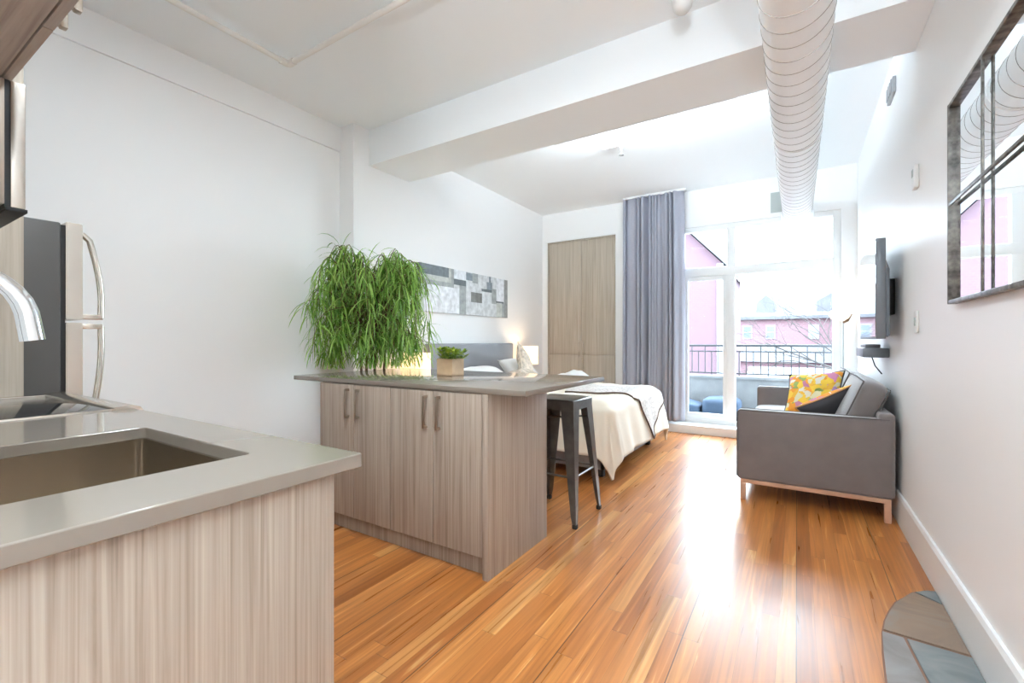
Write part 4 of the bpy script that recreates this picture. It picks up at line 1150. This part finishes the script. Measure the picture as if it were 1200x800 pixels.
def window_unit(parent, x0, x1, y, z0, z1):
    fr_ = MB().box(x0, x1, y - 0.06, y + 0.02, z0, z1).build('window', M['outtrim'], parent, smooth=0)
    w = (x1 - x0); 
    MB().box(x0 + 0.12 * w, x1 - 0.12 * w, y - 0.075, y - 0.05, z0 + 0.1 * (z1 - z0), z0 + 0.48 * (z1 - z0)).box(x0 + 0.12 * w, x1 - 0.12 * w, y - 0.075, y - 0.05, z0 + 0.54 * (z1 - z0), z0 + 0.9 * (z1 - z0)).build('pane', M['winglass'], fr_, smooth=0)
b1 = thing('brick_house', (-7, 21, -2.5), 'pale red brick gabled house filling the left window pane', 'building')
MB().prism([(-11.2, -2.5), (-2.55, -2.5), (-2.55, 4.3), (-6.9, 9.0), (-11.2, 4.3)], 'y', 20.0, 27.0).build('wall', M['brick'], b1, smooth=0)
MB().prism([(-2.35, 4.15), (-6.9, 9.05), (-11.4, 4.15), (-11.4, 4.45), (-6.9, 9.4), (-2.35, 4.45)], 'y', 19.7, 27.2).build('roof', M['roofgrey'], b1, smooth=0)
MB().box(-2.75, -2.50, 19.93, 20.1, -2.5, 4.3).build('corner_trim', M['outtrim'], b1, smooth=0)
for (xa, za) in ((-9.3, 0.2), (-6.2, 0.2), (-9.3, 3.0)):
    window_unit(b1, xa, xa + 1.1, 20.0, za, za + 1.7)
b2 = thing('brick_rowhouse', (-1, 46, -2.5), 'long distant red brick building with small white windows and grey roof', 'building')
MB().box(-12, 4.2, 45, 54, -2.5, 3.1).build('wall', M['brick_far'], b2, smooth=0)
MB().prism([(44.6, 3.05), (44.6, 3.3), (49.5, 6.1), (54.4, 3.3), (54.4, 3.05)], 'x', -12.3, 4.4).build('roof', M['roofgrey'], b2, smooth=0)
MB().box(-12, 4.2, 44.6, 45.0, -0.6, 0.9).build('porch', M['outtrim'], b2, smooth=0)
for xa in (-10.5, -8.3, -6.1, -4.1, -2.3, 0.8, 2.9):
    window_unit(b2, xa, xa + 0.75, 45.0, 1.35, 2.55)
for (xa, w) in ((-3.0, 1.4), (1.4, 2.2)):
    MB().prism([(xa, 3.5), (xa, 4.5), (xa + w / 2, 5.2), (xa + w, 4.5), (xa + w, 3.5)], 'y', 45.2, 48.5).build('dormer', M['roofgrey'], b2, smooth=0)
b3 = thing('brick_block', (8, 36, -2.5), 'red brick house partly hidden behind the bare tree', 'building')
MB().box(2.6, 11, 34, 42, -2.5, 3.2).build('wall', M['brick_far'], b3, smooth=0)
MB().prism([(2.3, 3.15), (11.3, 3.15), (6.8, 6.4)], 'y', 33.7, 42.3).build('roof', M['roofgrey'], b3, smooth=0)
window_unit(b3, 3.3, 4.3, 34.0, 0.8, 2.2)
# shed roof, white
sd = thing('garden_shed', (-0.8, 27, -2.5), 'low pale shed roof in the yard below the railing', 'shed')
MB().box(-1.9, 3.0, 25, 30, -2.5, -1.2).build('wall', M['outtrim'], sd, smooth=0)
MB().prism([(24.6, -1.3), (24.6, -1.15), (27.5, -0.2), (30.4, -1.15), (30.4, -1.3)], 'x', -2.2, 3.3).build('roof', M['outtrim'], sd, smooth=0)
# parked car
pcx, pcy = -4.3, 33.0
car = thing('parked_car', (pcx, pcy, -2.5), 'small blue-grey car parked in the snowy yard', 'car')
MB().prism([(pcx - 1.9, -2.2), (pcx + 1.9, -2.2), (pcx + 1.95, -1.75), (pcx + 1.1, -1.6), (pcx + 0.6, -1.1), (pcx - 0.9, -1.1), (pcx - 1.4, -1.6), (pcx - 1.95, -1.7)], 'y', pcy - 0.8, pcy + 0.8, 0.05).build('body', M['bluefab'], car)
MB().prism([(pcx + 0.95, -1.6), (pcx + 0.55, -1.17), (pcx - 0.85, -1.17), (pcx - 1.2, -1.6)], 'y', pcy - 0.82, pcy + 0.82).build('windows', M['winglass'], car, smooth=0)
for dx in (-1.2, 1.2):
    for dy in (-0.75, 0.75):
        MB().tube([(pcx + dx, pcy + dy - 0.1, -2.19), (pcx + dx, pcy + dy + 0.1, -2.19)], 0.31, 20).build('wheel', M['rubber'], car)
# bare tree
tr = thing('bare_tree', (3.0, 17.0, -2.5), 'leafless tree with thin arching branches outside the right window pane', 'tree')
rt2 = random.Random(21)
tw = MB()
def branch(p, d, L, r, depth):
    pts = [p]; q = p.copy(); dd = d.normalized()
    n = 5
    for i in range(n):
        dd = (dd + Vector((rt2.gauss(0, .13), rt2.gauss(0, .13), 0.03 + rt2.gauss(0, .07)))).normalized()
        q = q + dd * (L / n); q.y = min(q.y, 19.2); q.x = max(q.x, -1.9); pts.append(q.copy())
    tw.tube(pts, [r * (1 - 0.55 * i / n) for i in range(n + 1)], 6 if depth < 3 else 4)
    if depth >= 5: return
    for k in range(3 if depth < 3 else 2):
        t = rt2.randint(2, n)
        nd = (dd + Vector((rt2.gauss(0, .55), rt2.gauss(0, .4), rt2.gauss(0.05, .4)))).normalized()
        branch(pts[t], nd, L * rt2.uniform(0.6, 0.82), r * 0.55, depth + 1)
branch(Vector((2.2, 17, -2.5)), Vector((-0.08, 0, 1)), 2.9, 0.075, 0)
branch(Vector((2.3, 17, -2.5)), Vector((-0.22, 0, 1)), 2.9, 0.06, 0)
tw.build('branches', M['bark'], tr, smooth=60)

# ------------------------------------------------------------------ lights
w = bpy.data.worlds.new('sky'); SC.world = w; w.use_nodes = True
bg = w.node_tree.nodes['Background']
bg.inputs['Color'].default_value = (0.72, 0.88, 1.0, 1); bg.inputs['Strength'].default_value = 13.0
pd = bpy.data.lights.new('window_portal', 'AREA'); pd.shape = 'RECTANGLE'; pd.size = 1.7; pd.size_y = 2.5
pd.cycles.is_portal = True
po = bpy.data.objects.new('window_portal', pd); COL.objects.link(po); po.location = (-0.445, 6.36, 1.35); po.rotation_euler = (math.radians(-90), 0, 0)

def fill_ceiling_light(x, y, watts, label, col=(0.82, 0.93, 1.0)):  # unseen fixture, added to brighten the kitchen and hall
    c = thing('fill_ceiling_light', (x, y, ZC), label, 'fill light', 'flush fill lights')
    MB().lathe((x, y, ZC), [(0.0, 0), (0.19, 0.0), (0.19, -0.03), (0.17, -0.035), (0.0, -0.035)], 32).build('housing', M['potwhite'], c)
    MB().lathe((x, y, ZC - 0.036), [(0.165, 0.0), (0.15, -0.03), (0.10, -0.052), (0.0, -0.06)], 32).build('diffuser', M['fill_diffuser'], c, smooth=60)
    ld = bpy.data.lights.new('ceiling_fill', 'AREA'); ld.shape = 'DISK'; ld.size = 0.34; ld.energy = watts; ld.color = col
    lo = bpy.data.objects.new('ceiling_fill', ld); COL.objects.link(lo); lo.location = (0, 0, -0.105); lo.parent = c
fill_ceiling_light(-1.35, 0.95, 24, 'round flush white fill light added on the ceiling over the kitchen aisle')
fill_ceiling_light(-0.15, -1.3, 5, 'round flush white fill light added on the entry hall ceiling')
bt = thing('fill_batten', (-1.05, 3.42, 2.81), 'long white fill light strip added out of view, hung below the bedroom ceiling behind the beam', 'fill light')
MB().box(-1.75, -0.35, 3.38, 3.46, 2.812, 2.836, 0.004).build('housing', M['potwhite'], bt)  # strip added out of sight behind the beam to brighten the bedroom
MB().tube([(-1.73, 3.42, 2.85), (-0.37, 3.42, 2.85)], 0.014, 14).build('tube', M['fill_diffuser'], bt)
for hx in (-1.6, -0.5):
    MB().tube([(hx, 3.45, 2.83), (hx, 3.45, ZC)], 0.004, 8).build('hanger', M['potwhite'], bt)
ld = bpy.data.lights.new('batten_fill', 'AREA'); ld.shape = 'RECTANGLE'; ld.size = 1.3; ld.size_y = 0.06; ld.energy = 45; ld.color = (0.74, 0.89, 1.0)
lo = bpy.data.objects.new('batten_fill', ld); COL.objects.link(lo); lo.location = (0, 0.01, 0.062); lo.rotation_euler = (math.radians(155), 0, 0); lo.parent = bt
ul = thing('fill_uplight', (0.28, -0.95, 0), 'white standing uplight added as fill in the entry hall behind the kitchen', 'lamp')
MB().lathe((0.28, -0.95, 0), [(0.0, 0), (0.15, 0.0), (0.15, 0.015), (0.03, 0.03), (0.0, 0.03)], 28).build('base', M['potwhite'], ul)  # standing lamp added behind the camera for soft fill off the ceiling
MB().tube([(0.28, -0.95, 0.02), (0.28, -0.95, 1.72)], 0.012, 12).build('pole', M['potwhite'], ul)
MB().lathe((0.28, -0.95, 1.70), [(0.0, 0), (0.05, 0.01), (0.14, 0.07), (0.18, 0.13), (0.175, 0.13), (0.13, 0.075), (0.0, 0.03)], 32).build('bowl', M['potwhite'], ul, smooth=60)
ld = bpy.data.lights.new('uplight_fill', 'AREA'); ld.shape = 'DISK'; ld.size = 0.26; ld.energy = 84; ld.color = (0.78, 0.91, 1.0)
lo = bpy.data.objects.new('uplight_fill', ld); COL.objects.link(lo); lo.location = (0, 0, 1.82); lo.rotation_euler = (PI, 0, 0); lo.parent = ul

# ------------------------------------------------------------------ camera and view
cd = bpy.data.cameras.new('camera'); cam = bpy.data.objects.new('camera', cd); COL.objects.link(cam)
cd.sensor_width = 36.0; cd.lens = 530 / 1200 * 36.0; cd.clip_start = 0.02; cd.clip_end = 400
cam.location = (0, 0, 1.14); cam.rotation_euler = (math.radians(90), 0, math.atan2(334, 530))
SC.camera = cam
SC.view_settings.view_transform = 'Standard'; SC.view_settings.look = 'None'
SC.view_settings.exposure = 0.80; SC.view_settings.gamma = 1.0; SC.view_settings.use_curve_mapping = False
SC.cycles.use_denoising = True
SC.cycles.max_bounces = 12; SC.cycles.diffuse_bounces = 8; SC.cycles.transparent_max_bounces = 16
SC.cycles.sample_clamp_indirect = 8.0
